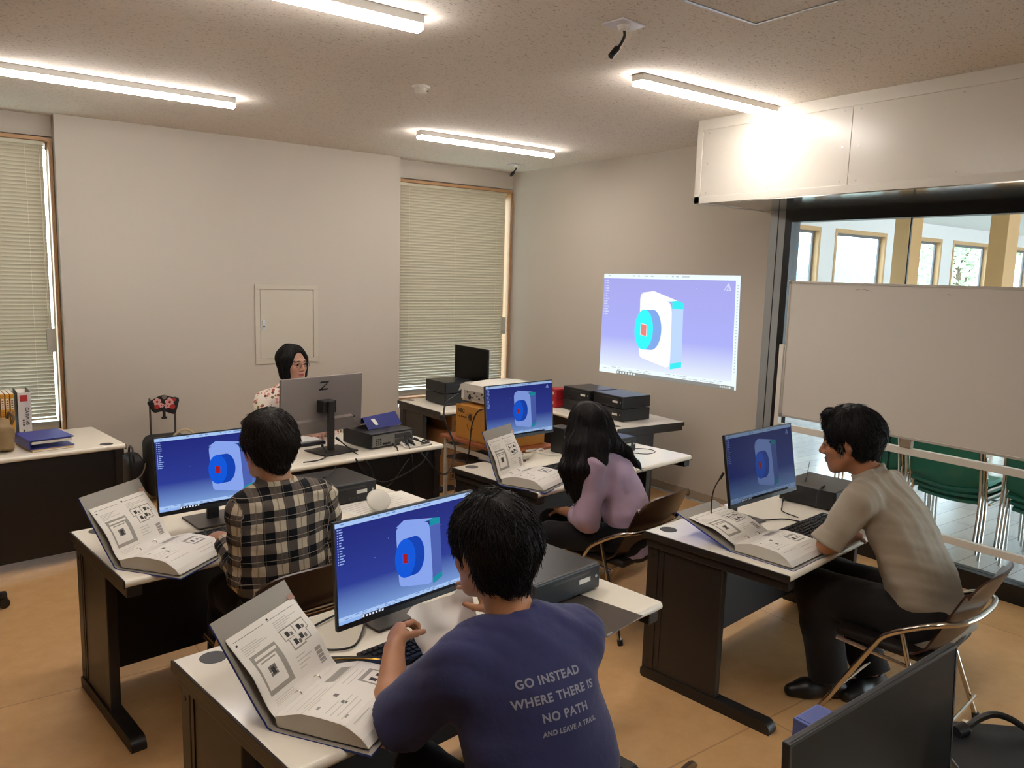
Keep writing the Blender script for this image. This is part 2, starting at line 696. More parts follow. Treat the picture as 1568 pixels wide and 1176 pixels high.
ge.obj('pane_joint', mat('glass_edge', '#1d2a2a', .2), wf)

# ------------------------------------------------------------------ lobby beyond the glass
LX, LYB, LYF = 19.5, 6.9, -7.0
LW = mat('lobby_white', '#eceae6', 0.8)
LFm = mat('lobby_floor', '#b6b6b4', 0.18, spec=0.6)
_nt = LFm.node_tree
_t = _nt.nodes.new('ShaderNodeTexCoord')
_b = _nt.nodes.new('ShaderNodeTexBrick')
_b.inputs['Scale'].default_value = 1.0
_b.inputs['Brick Width'].default_value = 0.91
_b.inputs['Row Height'].default_value = 0.152
_b.inputs['Mortar Size'].default_value = 0.003
_b.inputs['Color1'].default_value = (*lin('#aeb0b2'), 1)
_b.inputs['Color2'].default_value = (*lin('#c0bfbc'), 1)
_b.inputs['Mortar'].default_value = (*lin('#8a8986'), 1)
_nt.links.new(_t.outputs['Object'], _b.inputs['Vector'])
_nt.links.new(_b.outputs['Color'], _nt.nodes['Principled BSDF'].inputs['Base Color'])
struct(MB().box((5.0, LYF, -0.06), (LX, LYB + .15, -0.0)).obj('floor_lobby', LFm))
struct(MB().box((XR + .14, LYF, 2.905), (LX, LYB + .15, 3.0)).obj('ceiling_lobby', LW))
lw = MB()
wins = [(5.5, 6.98), (7.37, 8.85), (9.24, 10.72), (11.11, 12.59), (12.98, 14.46), (14.87, 16.32), (16.75, 18.2)]
zs, zh = 0.9, 2.67
lw.box((XR + .14, LYB, 0), (LX, LYB + .15, zs))
lw.box((XR + .14, LYB, zh), (LX, LYB + .15, 2.905))
px = XR + .14
for a, b in wins + [(LX, LX)]:
    lw.box((px, LYB, zs), (a, LYB + .15, zh))
    px = b
lw.box((LX, LYF, 0), (LX + .15, LYB + .15, 2.905))
struct(lw.obj('wall_lobby', LW))
for i, (a, b) in enumerate(wins):
    w = MB()
    w.box((a, LYB - .012, zh - .06), (b, LYB + .12, zh), bev=.002)
    w.box((a, LYB - .012, zs), (b, LYB + .12, zs + .04), bev=.002)
    w.box((a, LYB - .012, zs + .04), (a + .05, LYB + .12, zh - .06), bev=.002)
    w.box((b - .05, LYB - .012, zs + .04), (b, LYB + .12, zh - .06), bev=.002)
    ww = struct(w.obj('window_%d' % (4 + i), mat('lobby_window_wood', '#cfa775', .5, var=(9, .1))))
    fr = MB()
    fr.box((a + .05, LYB + .07, zs + .04), (a + .09, LYB + .1, zh - .06))
    fr.box((b - .09, LYB + .07, zs + .04), (b - .05, LYB + .1, zh - .06))
    fr.box((a + .05, LYB + .07, 1.80), (b - .05, LYB + .1, 1.84))
    fr.box((a + .09, LYB + .07, zh - .10), (b - .09, LYB + .1, zh - .06))
    fr.box((a + .09, LYB + .07, zs + .04), (b - .09, LYB + .1, zs + .08))
    fr.obj('window_frame', mat('sash_grey', '#77797c', .4), ww)
    MB().box((a + .05, LYB + .08, zs + .04), (b - .05, LYB + .086, zh - .06)).obj('pane', GLASS, ww)
POST = mat('timber_post', '#c49a63', 0.45, bump=(6, .12, (12, 12, .6)), var=(5, .1))
tag(MB().box((9.40, 4.878, 0), (9.71, 5.061, 2.905), bev=.004).obj('timber_post', POST), 'light timber post behind the glass, the one further left', 'post', 'timber posts in the lobby')
tag(MB().box((10.30, 4.165, 0), (10.61, 4.368, 2.905), bev=.004).obj('timber_post', POST), 'light timber post behind the glass, the one further right', 'post', 'timber posts in the lobby')
LLM = mat('lobby_lamp_glow', '#ffffff', .5, emit=(1, .97, .92), estr=LOBBY_LAMP)
lamps = [(8.6, 4.6), (8.4, 3.2), (9.6, 2.9), (9.6, 1.5), (12.6, 4.0), (12.6, 1.2), (15.5, 4.2), (15.5, 1.2), (7.2, -1.2), (10, -2.5), (13, -3.), (5.8, 5.2), (5.75, 4.0), (5.75, 1.0), (5.75, -0.8), (5.75, 2.9)]  # mostly added out of view to brighten the lobby and its posts
for i, (x, y) in enumerate(lamps):
    t = thing('downlight', 'round recessed downlight in the white lobby ceiling, one of a set mostly added unseen for brightness', 'ceiling light', (x, y, 2.905), 0, 'lobby downlights')
    MB().lathe([(.085, -.012), (.11, -.012), (.12, -.004), (.12, 0), (.085, 0)], 24).obj('rim', WHITE, t, True)
    MB().cyl((0, 0, -.009), (0, 0, -.002), .085, n=24).obj('diffuser', LLM, t)
# trees and a house outside, seen through the lobby windows
LEAF = mat('leaves_pale', '#c3d2b4', .6, var=(3, .35))
BARK = mat('bark', '#6d5a46', .9)


def tree(x, y, h, rad, seed, label):
    rr = random.Random(seed)
    t = thing('garden_tree', label, 'tree', (x, y, -.3), 0, 'trees outside the lobby windows')
    tk = MB()
    tk.tube([(0, 0, 0), (.05, .03, h * .3), (0, .1, h * .6)], .12, 8)
    for k in range(6):
        a = k * 1.05
        tk.tube([(0, .03, h * (.3 + .05 * k)), (math.cos(a) * rad * .3, math.sin(a) * rad * .3, h * (.5 + .05 * k)), (math.cos(a) * rad * .6, math.sin(a) * rad * .6, h * (.6 + .05 * k))], .04, 6)
    tk.obj('trunk', BARK, t, True)
    lf = MB()
    for k in range(2600):
        d = Vector((rr.gauss(0, 1), rr.gauss(0, 1), rr.gauss(0, .9))).normalized() * (rr.random() ** .4)
        c = Vector((d.x * rad, d.y * rad, h * .62 + d.z * h * .38))
        e = Euler((rr.uniform(-1, 1), rr.uniform(-1, 1), rr.uniform(0, 6.3))).to_matrix()
        s = rr.uniform(.08, .17)
        lf.add([c + e @ Vector(q) * s for q in ((-1, 0, 0), (0, -.45, .1), (1, 0, 0), (0, .45, .1))], [(0, 1, 2, 3)])
    lf.obj('foliage', LEAF, t)


tree(26.5, 12.0, 5.2, 2.1, 3, 'leafy tree outside, in the lobby window right of the first post')
tree(34.0, 13.5, 5.6, 2.4, 5, 'leafy tree outside, in the lobby window nearest the photo edge')
hs = thing('house', 'pale house with a low gabled roof seen small through the lobby window', 'house', (26.5, 19.0, -.3), .2)
MB().box((-3.2, -2, 0), (3.2, 2, 2.3)).obj('house_wall', mat('house_wall', '#d9d9d2', .8), hs)
MB().prism([(-3.6, 2.3), (3.6, 2.3), (0, 3.6)], -2.3, 2.3, 'y').obj('roof', mat('roof_slate', '#8e9aa0', .7), hs)

# ------------------------------------------------------------------ ceiling fittings
GLOW = mat('batten_glow', '#ffffff', .4, emit=(1.0, 0.93, 0.875), estr=LAMP)
HOUS = mat('batten_housing', '#e9e6e0', .4)


def batten(x0, x1, y, label):
    L = (x1 - x0)
    t = thing('ceiling_batten_light', label, 'ceiling light', ((x0 + x1) / 2, y, H), 0, 'long LED battens on the ceiling')
    MB().box((-L / 2, -.04, -.038), (L / 2, .04, 0), bev=.004).obj('housing', HOUS, t)
    d = MB()
    pr = [(-.034, -.034)] + [(-.040 * math.cos(a), -.050 - .014 * math.sin(a)) for a in [PI * k / 10 for k in range(11)]] + [(.034, -.034)]
    d.prism(pr, -L / 2 + .004, L / 2 - .004, 'x')
    d.obj('diffuser', GLOW, t, True)
    return t


batten(3.055, 4.372, 5.46, 'lit LED batten on the ceiling near the corner window, the smallest in view')
batten(0.30, 1.619, 5.33, 'lit LED batten cut by the left edge of the photo, before the left window')
batten(0.41, 1.729, 3.09, 'lit LED batten at the top edge of the photo, left of the cable plate')
batten(3.066, 4.252, 3.13, 'lit LED batten whose end touches the white bulkhead')
batten(0.41, 1.729, 0.82, 'lit LED batten added above the camera, out of view, to brighten the near desk')  # unseen batten, added to light the nearest desk
sd = thing('smoke_detector', 'round cream smoke detector on the ceiling between the battens', 'smoke detector', (2.353, 4.185, H))
MB().lathe([(.0, -.012), (.05, -.012), (.052, 0)], 24).obj('base', WHITE, sd, True)
MB().lathe([(.0, -.045), (.028, -.044), (.036, -.036), (.038, -.012), (.0, -.012)], 24).obj('sensor_head', mat('detector_cream', '#d8cfbf', .4), sd, True)
MB().cyl((.02, -.03, -.03), (.028, -.036, -.03), .004, n=8).obj('indicator', BLACK, sd)


def cable_plate(x, y, s, label, cable_pts):
    t = thing('ceiling_cable_outlet', label, 'cable outlet', (x, y, H), .1)
    MB().box((-s, -s * .8, -.008), (s, s * .8, 0), bev=.003).obj('cover_plate', mat('plate_violet_white', '#d6d3da', .35), t)
    MB().lathe([(.0, -.03), (.022, -.028), (.03, -.008), (0, -.008)], 16).obj('cable_gland', WHITE, t, True)
    MB().tube(cable_pts, .0065, 8).obj('cable', CABLE, t, True)
    e = Vector(cable_pts[-1])
    d = (e - Vector(cable_pts[-2])).normalized()
    MB().cyl(e - d * .01, e + d * .045, .015, .013, n=10).obj('connector', BLACK, t, True)
    return t


cable_plate(2.44, 2.585, .075, 'white ceiling plate with a short hanging black connector, nearer of two', [(0, 0, -.02), (.0, -.005, -.05), (-.02, -.0, -.09), (-.045, .0, -.115)])
cable_plate(4.68, 6.41, .07, 'small ceiling plate with black connector near the corner window', [(0, 0, -.02), (.0, -.005, -.04), (-.02, .0, -.07), (-.035, 0, -.085)])
ch = thing('ceiling_hatch', 'square access hatch with a thin metal frame at the top of the photo', 'hatch', (2.63, 2.02, H))
f = MB()
for a, b in (((-.215, .19, -.005), (.225, .205, 0)), ((-.215, -.205, -.005), (.225, -.19, 0)), ((-.23, -.205, -.005), (-.215, .205, 0)), ((.21, -.205, -.005), (.225, .19, 0))):
    f.box(a, b, bev=.001)
f.obj('frame', ALU, ch)
MB().box((-.21, -.185, -.002), (.205, .185, 0)).obj('panel', CEIL, ch)

# wall hatch (distribution board door)
wh = thing('wall_cabinet', 'cream metal access door flush in the back wall above the seated presenter', 'cabinet', (2.498, YB, 0.988))
f = MB()
w_, h_ = .572, .696
t_ = .042
for a, b in (((-w_ / 2, -.012, 0), (w_ / 2, 0, t_)), ((-w_ / 2, -.012, h_ - t_), (w_ / 2, 0, h_)), ((-w_ / 2, -.012, t_), (-w_ / 2 + t_, 0, h_ - t_)), ((w_ / 2 - t_, -.012, t_), (w_ / 2, 0, h_ - t_))):
    f.box(a, b, bev=.002)
CABM = mat('cabinet_cream', '#c9c0ae', .45)
f.obj('frame', CABM, wh)
d = MB().box((-w_ / 2 + t_ + .004, -.008, t_ + .004), (w_ / 2 - t_ - .004, 0, h_ - t_ - .004), bev=.002).obj('door', CABM, wh)
k = MB().box((-w_ / 2 + .062, -.014, .30), (-w_ / 2 + .088, -.007, .385), bev=.002).obj('latch', ALU, d)
MB().cyl((-w_ / 2 + .075, -.017, .33), (-w_ / 2 + .075, -.013, .33), .008, n=10).obj('keyhole', BLACK, d)

# ================================================================== furniture
# ------------------------------------------------------------------ desks
def desk(label, loc, rz, w=1.443, d=.709, back=False, panel_y=None, group='office desks'):
    """local frame: back-left corner at the origin, +x along the desk, -y to the sitter"""
    t = thing('office_desk', label, 'desk', loc, rz, group)
    r = .015
    prof = [(-d + r * (1 - math.sin(PI / 2 * k / 6)), .685 - r * math.cos(PI / 2 * k / 6)) for k in range(7)]
    prof += [(-d + r * (1 - math.cos(PI / 2 * k / 6)), .685 + r * math.sin(PI / 2 * k / 6)) for k in range(1, 7)]
    prof += [(-r * (1 - math.sin(PI / 2 * k / 6)), .685 + r * math.cos(PI / 2 * k / 6)) for k in range(7)]
    prof += [(-r * (1 - math.cos(PI / 2 * k / 6)), .685 - r * math.sin(PI / 2 * k / 6)) for k in range(1, 7)]
    # profile runs clockwise seen from +x: reverse for outward faces
    MB().prism(list(reversed(prof)), .006, w - .006, 'x').obj('desktop', CREAM, t, True)
    for x0, x1 in ((0, .006), (w - .006, w)):
        MB().box((x0, -d + .002, .667), (x1, -.002, .699), bev=.003).obj('edge_band', DARK, t)
    for sgn, x in ((1, .012), (-1, w - .012)):
        a, b = sorted((x, x + sgn * .055))
        e = MB()
        e.box((a, -d + .012, .628), (b, -.012, .670), bev=.004)
        e.obj('side_rail', DARK, t)
        a, b = sorted((x + sgn * .012, x + sgn * .052))
        p = MB()
        p.box((a, -.40, .045), (b, -.075, .63), bev=.004)
        p.box((a - .002 if sgn > 0 else a, -.075, .045), (b + .002 if sgn < 0 else b, -.015, .63), bev=.003)
        p.box((a - .003 if sgn > 0 else b - .006, -.105, .06), (a + .006 if sgn > 0 else b + .003, -.098, .62))
        lp = p.obj('side_panel', DARK, t)
        hole = MB()
        xa = a - .004 if sgn > 0 else b - .002
        hole.cyl((xa, -.045, .59), (xa + .006, -.045, .59), .008, n=12)
        hole.cyl((xa, -.045, .085), (xa + .006, -.045, .085), .008, n=12)
        hole.obj('bolt', BLACK, lp)
        f = MB()
        pr = [(-.02, 0), (-.012, .012), (-.012, .04), (-.025, .05), (-.58, .05)]
        pr += [(-.63 - .035 * math.sin(q), .012 + .038 * math.cos(q)) for q in [PI / 2 * k / 6 for k in range(7)]] + [(-.662, 0)]
        f.prism(pr, a - .008, b + .008, 'x')
        f.obj('foot', mat('desk_foot', '#1c1917', .45), t, True)
    py = panel_y if panel_y is not None else -.06
    zl = .06
    MB().box((.062, py - .012, zl), (w - .062, py, .668)).obj('modesty_panel', mat('modesty_panel', '#191513', .45), t)
    MB().box((.068, -d + .06, .645), (w - .068, -d + .09, .668), bev=.003).obj('under_rail', DARK, t)
    g = MB()
    gx, gy = .098, -.068
    g.lathe([(.028, .7006), (.036, .7006), (.039, .7003), (.039, .699), (.028, .699)], 24, (gx, gy, 0))
    g.cyl((gx, gy, .697), (gx, gy, .7005), .031, n=24)
    g.box((gx - .008, gy - .036, .6995), (gx + .008, gy - .02, .7008))
    g.obj('cable_grommet', mat('grommet_dark', '#2d2b2b', .5), t)
    return t


TH = {'A': .1278, 'B': .1449, 'C': .1363, 'D': .1294}
BLp = {'A': (.3852, 3.6676), 'B': (.4786, 2.2829), 'C': (2.3764, 3.8109), 'D': (2.5198, 2.3914)}


def on(dk, x, y, z=.7):
    """point on desk dk: x along, y from the back edge (negative to the front)"""
    c, s = math.cos(TH[dk]), math.sin(TH[dk])
    bx, by = BLp[dk]
    return (bx + c * x - s * y, by + s * x + c * y, z)


desk('cream topped dark desk used by the person in the plaid shirt', (*BLp['A'], 0), TH['A'])
desk('cream topped dark desk nearest the camera, used by the person in the navy T-shirt', (*BLp['B'], 0), TH['B'])
desk('cream topped dark desk used by the person in the lilac shirt', (*BLp['C'], 0), TH['C'])
desk('cream topped dark desk used by the man in the khaki shirt', (*BLp['D'], 0), TH['D'])
# desks seen from their backs: turned half round
aE = .135
desk('cream topped desk by the left window, holding binders and yellow books', (.905, 5.33, 0), aE + PI, panel_y=-.03)
desk('cream topped desk of the presenter, its black back panel towards us', (2.66, 4.36, 0), .112 + PI, panel_y=-.03)
desk('desk under the corner window, holding two stacked black PCs', (3.235, 6.12, 0), .03, w=1.25)
aH = -.05
desk('desk along the projection wall, holding four black PCs', (4.075, 4.185, 0), aH + PI / 2, w=1.2, panel_y=-.03)
aI = .03
desk('desk at the bottom right, below the switched-off near monitor', (.45, .765, 0), aI)


# ------------------------------------------------------------------ displays
def quadf(mb, pts, cols):
    mb.add(pts, [tuple(range(len(pts)))], 0, cols)


def cad_picture(mb, P, pal, u0=0.0, proj=False):
    """draw the CAD window on a surface P(u, v, layer) -> point; v runs downwards"""
    L = [0]

    def poly(uv, col):
        L[0] += 1
        pts = [P(u, v, L[0]) for u, v in uv]
        mb.add(pts, [tuple(reversed(range(len(pts))))], 0, tuple(col))
    t, m1, b = pal['top'], pal['mid'], pal['bot']
    # background in bands
    stops = [(0, t), (.62, m1), (1, b)]
    for (v0, c0), (v1, c1) in zip(stops[:-1], stops[1:]):
        pts = [(0, v0), (1, v0), (1, v1), (0, v1)]
        pp = [P(u, v, 0) for u, v in pts]
        mb.add(pp, [(3, 2, 1, 0)], 0, [c1, c1, c0, c0])
    L[0] = 0
    poly([(0, 0), (1, 0), (1, .045), (0, .045)], pal['bar'])
    poly([(0, .928), (1, .928), (1, .968), (0, .968)], pal['bar'])
    poly([(0, .968), (1, .968), (1, 1), (0, 1)], pal['bar2'])
    L[0] += 1
    base = L[0]

    def many(rects, col):
        for u, v, w, h in rects:
            L[0] = base
            poly([(u, v), (u + w, v), (u + w, v + h), (u, v + h)], col)
    many([(.15, .968, .72 if not proj else .84, .032)], pal['task'])
    base += 1
    many([(.155 + .022 * k, .974, .012, .02) for k in range(7)], pal['icon'])
    many([(.90 + .012 * k, .976, .007, .016) for k in range(6)], pal['icon'])
    many([(.012, .06 + .026 * k, .006, .012) for k in range(14)], pal['tree'])
    rr = random.Random(3)
    many([(.024, .06 + .026 * k, rr.uniform(.012, .035), .011) for k in range(14)], pal['tree'])
    many([(rr.uniform(.02, .9), rr.choice((.935, .952)), rr.uniform(.006, .03), .008) for k in range(34)], pal['barmark'])
    many([(rr.uniform(.02, .9), .012, rr.uniform(.008, .03), .012) for k in range(14)], pal['barmark'])
    if proj:
        many([(.972, .04, .028, .9)], pal['bar'])
        base += 1
        many([(.982, .08 + .026 * k, .008, .012) for k in range(30)], pal['barmark'])
    many([(rr.uniform(.1, .9), rr.uniform(.1, .85), .004, .006) for k in range(5)], pal['tree'])
    # compass
    L[0] = base + 1
    for a in (0, .33, .66):
        L[0] = base + 1
        poly([(.925, .07), (.931, .07), (.945 - a * .06, .13), (.938 - a * .06, .13)], pal['tree'])
    many([(.912, .128, .034, .008)], pal['tree'])
    L[0] = base + 3

    def S(pts):
        return [(u + u0, v) for u, v in pts]
    if proj:
        fr = dict(tl=(.31, .18), tr=(.555, .262), br=(.56, .89), bl=(.322, .805), ttr=(.635, .262), ttl=(.415, .158), bbr=(.64, .862))
    else:
        fr = dict(tl=(.404, .19), tr=(.655, .20), br=(.668, .895), bl=(.416, .81), ttr=(.735, .195), ttl=(.465, .128), bbr=(.742, .845))

    def rnd(a, b, c, r=.16):
        """corner b rounded between a and c"""
        A, B, C = Vector((*a, 0)), Vector((*b, 0)), Vector((*c, 0))
        p, q = B + (A - B) * r, B + (C - B) * r
        return [tuple((p * (1 - k) ** 2 + B * 2 * k * (1 - k) + q * k ** 2)[:2]) for k in (0, .33, .66, 1)]
    tl, tr_, br_, bl = fr['tl'], fr['tr'], fr['br'], fr['bl']
    poly(S([tl, fr['ttl'], fr['ttr'], tr_]), pal['face'])
    poly(S([tr_, fr['ttr'], fr['bbr'], br_]), pal['side'])

    def mixp(a, b, k):
        return (a[0] + (b[0] - a[0]) * k, a[1] + (b[1] - a[1]) * k)
    poly(S([mixp(tr_, tl, .12), mixp(fr['ttr'], fr['ttl'], .2), fr['ttr'], mixp(fr['ttr'], fr['bbr'], .09), mixp(tr_, br_, .09), tr_]), pal['teal'])
    poly(S([mixp(br_, tr_, .09), mixp(fr['bbr'], fr['ttr'], .09), mixp(fr['bbr'], fr['ttr'], .01), br_]), pal['teal'])
    poly(S(rnd(tl, tr_, br_) + rnd(tr_, br_, bl) + rnd(br_, bl, tl, .1) + rnd(bl, tl, tr_, .1)), pal['face'])
    if proj:
        cu, cv, rx, ry, du, dv = .350, .535, .072, .195, .062, -.005
    else:
        cu, cv, rx, ry, du, dv = .466, .53, .075, .205, .068, -.005
    el = [(cu + rx * math.cos(a), cv + ry * math.sin(a)) for a in [2 * PI * k / 40 for k in range(40)]]
    hull = [(u + (du if math.cos(2 * PI * k / 40) > 0 else 0), v + (dv if math.cos(2 * PI * k / 40) > 0 else 0)) for k, (u, v) in enumerate(el)]
    poly(S(hull), pal['cside'])
    poly(S(el), pal['cyl'])
    rw, rh = (.018, .052) if not proj else (.02, .055)
    if proj:
        poly(S([(cu - rw - .005, cv - rh - .008), (cu + rw + .004, cv - rh + .004), (cu + rw + .004, cv + rh + .01), (cu - rw - .005, cv + rh - .002)]), lin('#ffe0dc'))
    poly(S([(cu - rw, cv - rh), (cu + rw, cv - rh + .012), (cu + rw, cv + rh + .006), (cu - rw, cv + rh - .006)]), pal['red'])


PAL = {k: lin(v) for k, v in dict(top='#1d2478', mid='#2b3a92', bot='#7fa3dc', bar='#a6c4f0', bar2='#8fb2ea', task='#12131c', icon='#d8e0ee', tree='#93abe0',
                                 barmark='#6f8cc4', face='#86a2ea', side='#4b5fae', teal='#0f8ca0', cyl='#0a56d8', cside='#0a3fb0', red='#a01420').items()}
PAL_DIM = {k: [x * .30 for x in v] for k, v in PAL.items()}
PAL_MID = {k: [x * .8 for x in v] for k, v in PAL.items()}
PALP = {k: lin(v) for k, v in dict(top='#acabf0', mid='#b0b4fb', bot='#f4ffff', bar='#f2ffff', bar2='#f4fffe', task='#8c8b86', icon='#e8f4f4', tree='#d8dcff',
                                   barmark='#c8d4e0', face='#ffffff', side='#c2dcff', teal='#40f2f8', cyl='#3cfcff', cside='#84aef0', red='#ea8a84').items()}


def monitor(label, loc, rz, w, h, zc, tilt, screen_pal=None, scale=1.0, u0=0., power=True, base_front=.06, name='monitor', neckx=0.0, off=False, body=None, logo=None, grp='desktop monitors', base=True, basew=.21, based=.21):
    """root on the desk top below the screen; screen faces -y; zc = height of the panel's lower edge above the root"""
    t = thing(name, label, 'monitor', loc, rz, grp)
    body = body or BLACK
    TT = Matrix.Translation((0, 0, zc)) @ Matrix.Rotation(-tilt, 4, 'X')
    th = .015
    b = MB()
    b.box((-w / 2, .0015, 0), (w / 2, th, h), 0, TT, bev=.003)
    b.box((-w * .36, th, h * .14), (w * .36, th + .014, h * .62), 0, TT, bev=.008)
    b.obj('housing', body, t)
    bz = .0055
    f = MB()
    f.box((-w / 2, 0, 0), (-w / 2 + bz, .002, h), 0, TT)
    f.box((w / 2 - bz, 0, 0), (w / 2, .002, h), 0, TT)
    f.box((-w / 2 + bz, 0, h - bz), (w / 2 - bz, .002, h), 0, TT)
    f.box((-w / 2 + bz, 0, 0), (w / 2 - bz, .002, .017), 0, TT)
    f.obj('bezel', BLACK, t)
    s = MB()
    sw, sh = w - 2 * bz, h - bz - .017
    if screen_pal:
        def P(u, v, k):
            return TT @ Vector((-w / 2 + bz + sw * u, .0012 - .00006 * k, .017 + sh * (1 - v)))
        cad_picture(s, P, screen_pal, u0)
        s.obj('screen', attr_emit('display_glow', 1.0), t)
    else:
        s.add([TT @ Vector(p) for p in ((-w / 2 + bz, .001, .017), (w / 2 - bz, .001, .017), (w / 2 - bz, .001, h - bz), (-w / 2 + bz, .001, h - bz))], [(0, 1, 2, 3)])
        s.obj('screen', mat('screen_off', '#0c0b08', .30, spec=.10), t)
    MB().box((w / 2 - .03, -.0008, .006), (w / 2 - .022, .001, .009), 0, TT).obj('power_button', GREYD, t)
    # stand
    ny = base_front + based * .5
    if base:
        n = MB()
        n.box((-.027 + neckx, max(ny, th + .02 + h * .55 * math.sin(tilt)), .004), (.027 + neckx, max(ny, th + .02 + h * .55 * math.sin(tilt)) + .022, zc + h * .55), bev=.006)
        n.obj('stand_neck', mat('stand_dark', '#2e2d2d', .4, .4), t)
        a = MB()
        a.box((-.05 + neckx, th + .004 + h * .58 * math.sin(tilt), zc + h * .42), (.05 + neckx, max(ny, th + .02 + h * .55 * math.sin(tilt)) + .004, zc + h * .58), bev=.006)
        a.obj('mount', BLACK, t)
        MB().box((-basew / 2 + neckx, base_front, 0), (basew / 2 + neckx, base_front + based, .009), bev=.003).obj('stand_base', mat('stand_base_grey', '#5a5450', .42, .35), t)
    return t


def dpos(x, y, rz, back):
    """desk root for a screen whose panel sits at x,y"""
    return (x, y, .7)


monitor('lit monitor showing a blue CAD model, left of the person in the plaid shirt', (.943, 3.346, .7008), .11, .548, .325, .110, .128, PAL, power=True, neckx=.015)
monitor('lit monitor showing a blue CAD model, beside the head of the person in navy', (1.15, 2.065, .7008), .17, .548, .325, .084, .071, PAL, neckx=.02)
monitor('lit monitor showing a blue CAD model, before the orange carton and projector', (2.748, 3.632, .7008), .119, .548, .325, .174, .075, PAL_MID)
monitor('dim lit monitor seen at a slant, facing the man in the khaki shirt', (3.017, 2.113, .7008), .076, .548, .325, .141, .175, PAL_DIM, base_front=.05)
# switched off screens
monitor('switched-off black monitor standing in front of the corner window blind', (3.80, 5.80, .7008), -PI / 2, .54, .32, .16, .0, None, base_front=.05)
mI = monitor('large switched-off monitor at the bottom right edge, nearest the camera', (1.266, .605, .7008), .03, .565, .34, .11, .05, None, base_front=-.03, based=.15)

# presenter's monitor, seen from the back
ZB = mat('monitor_back_grey', '#857c77', .45, .15)
tz = thing('monitor', 'grey monitor back with a black letter Z, in front of the presenter', 'monitor', (1.913, 4.612, .7008), .234, 'desktop monitors')
w, h, zc = .61, .36, .107
TT = Matrix.Translation((0, 0, zc)) @ Matrix.Rotation(.045, 4, 'X')
b = MB()
b.box((-w / 2, 0, 0), (w / 2, .024, h), 0, TT, bev=.004)
pr = [(-.2, .0), (-.26, .075), (.26, .075), (.2, .0)]
b.add([TT @ Vector(p) for p in ((-.22, -.0, .0), (-.28, -.0, .02), (-.22, -.013, .082), (.22, -.013, .082), (.28, -.0, .02), (.22, 0, .0), (-.22, 0, .096), (.22, 0, .096))],
      [(0, 2, 1), (0, 5, 3, 2), (5, 4, 3), (2, 3, 7, 6), (1, 2, 6), (3, 4, 7)])
b.obj('housing', ZB, tz)
MB().box((-w / 2 + .005, .024, .012), (w / 2 - .005, .0255, h - .006), 0, TT).obj('screen', mat('screen_on_plain', '#40558c', .3, emit='#40558c', estr=.6), tz)
MB().box((-.02, -.10, .004), (.02, -.07, .32), bev=.005).obj('stand_neck', mat('stand_grey', '#3a3735', .4, .5), tz)
MB().box((-.05, -.08, .24), (.05, .0, .32), bev=.008).obj('mount', BLACK, tz)
MB().box((-.125, -.20, 0), (.125, .02, .01), bev=.003).obj('stand_base', mat('stand_base_dark', '#2b2724', .5, .3), tz)
zl = MB()
for poly in ([(-.03, .028), (.036, .028), (.028, .017), (-.038, .017)], [(.02, .018), (.034, .022), (-.018, -.022), (-.034, -.020)], [(-.036, -.017), (.030, -.017), (.022, -.028), (-.044, -.028)]):
    pts = [TT @ Vector((x + .005, -.0012, z + .30)) for x, z in poly]
    zl.add(pts, [(3, 2, 1, 0), (0, 1, 2, 3)])
zl.obj('logo', BLACK, tz)
MB().cyl(TT @ Vector((.245, -.001, .075)), TT @ Vector((.245, .004, .075)), .006, n=10).obj('port', BLACK, tz)

# ------------------------------------------------------------------ PCs
def pc_parts(t, w=.345, d=.305, h=.1, rear=False):
    c = MB()
    c.box((-w / 2, -d / 2 + .012, .006), (w / 2, d / 2, h), bev=.003)
    for x in (-w / 2 + .03, w / 2 - .03):
        for y in (-d / 2 + .04, d / 2 - .04):
            c.cyl((x, y, 0), (x, y, .008), .012, n=10)
    c.obj('casing', mat('pc_casing', '#232325', .32, .2), t)
    f = MB().box((-w / 2, -d / 2, .006), (w / 2, -d / 2 + .014, h), bev=.006, seg=3).obj('front_panel', BLACK, t)
    y = -d / 2
    MB().box((w / 2 - .115, y - .0008, .045), (w / 2 - .055, y + .002, .062)).obj('label', LABELM, t)
    MB().cyl((w / 2 - .022, y - .001, .055), (w / 2 - .022, y + .002, .055), .006, n=12).obj('power_button', ALU, t)
    MB().box((-w / 2 + .10, y - .0006, .074), (w / 2 - .06, y + .002, .082)).obj('drive_slot', GREYD, t)
    for k in range(3):
        u = MB()
        x = w / 2 - .16 + k * .022
        u.box((x, y - .0006, .022), (x + .014, y + .002, .029))
        u.obj('usb_port', GREYD, t)
    if rear:
        yr = d / 2
        p = MB()
        p.box((-w / 2 + .012, yr - .002, .014), (w / 2 - .012, yr + .002, h - .012))
        p.obj('rear_plate', mat('rear_steel', '#8b8780', .4, .7008), t)
        for x0, x1, z0, z1, m_, nm in ((-.15, -.02, .05, .08, GREYD, 'rear_bay'), (-.15, -.02, .018, .045, GREYD, 'rear_slot')):
            MB().box((x0, yr, z0), (x1, yr + .0035, z1), bev=.001).obj(nm, mat('rear_dark', '#4a4845', .5, .4), t)
        fan = MB()
        fan.lathe([(.0, .0), (.03, .0), (.03, .003), (.026, .004), (.026, .002), (0, .002)], 24, T=Matrix.Translation((-.125, yr + .001, .05)) @ Matrix.Rotation(-PI / 2, 4, 'X'))
        fan.obj('fan_grille', BLACK, t)
        gr = MB()
        for k in range(4):
            for j in range(3):
                gr.box((.09 + j * .016, yr, .022 + k * .012), (.102 + j * .016, yr + .003, .03 + k * .012))
        gr.obj('ports', BLACK, t)
        for k in range(3):
            MB().box((.02 + k * .022, yr, .022), (.037 + k * .022, yr + .01, .034), bev=.002).obj('plug', BLACK, t)
    return t


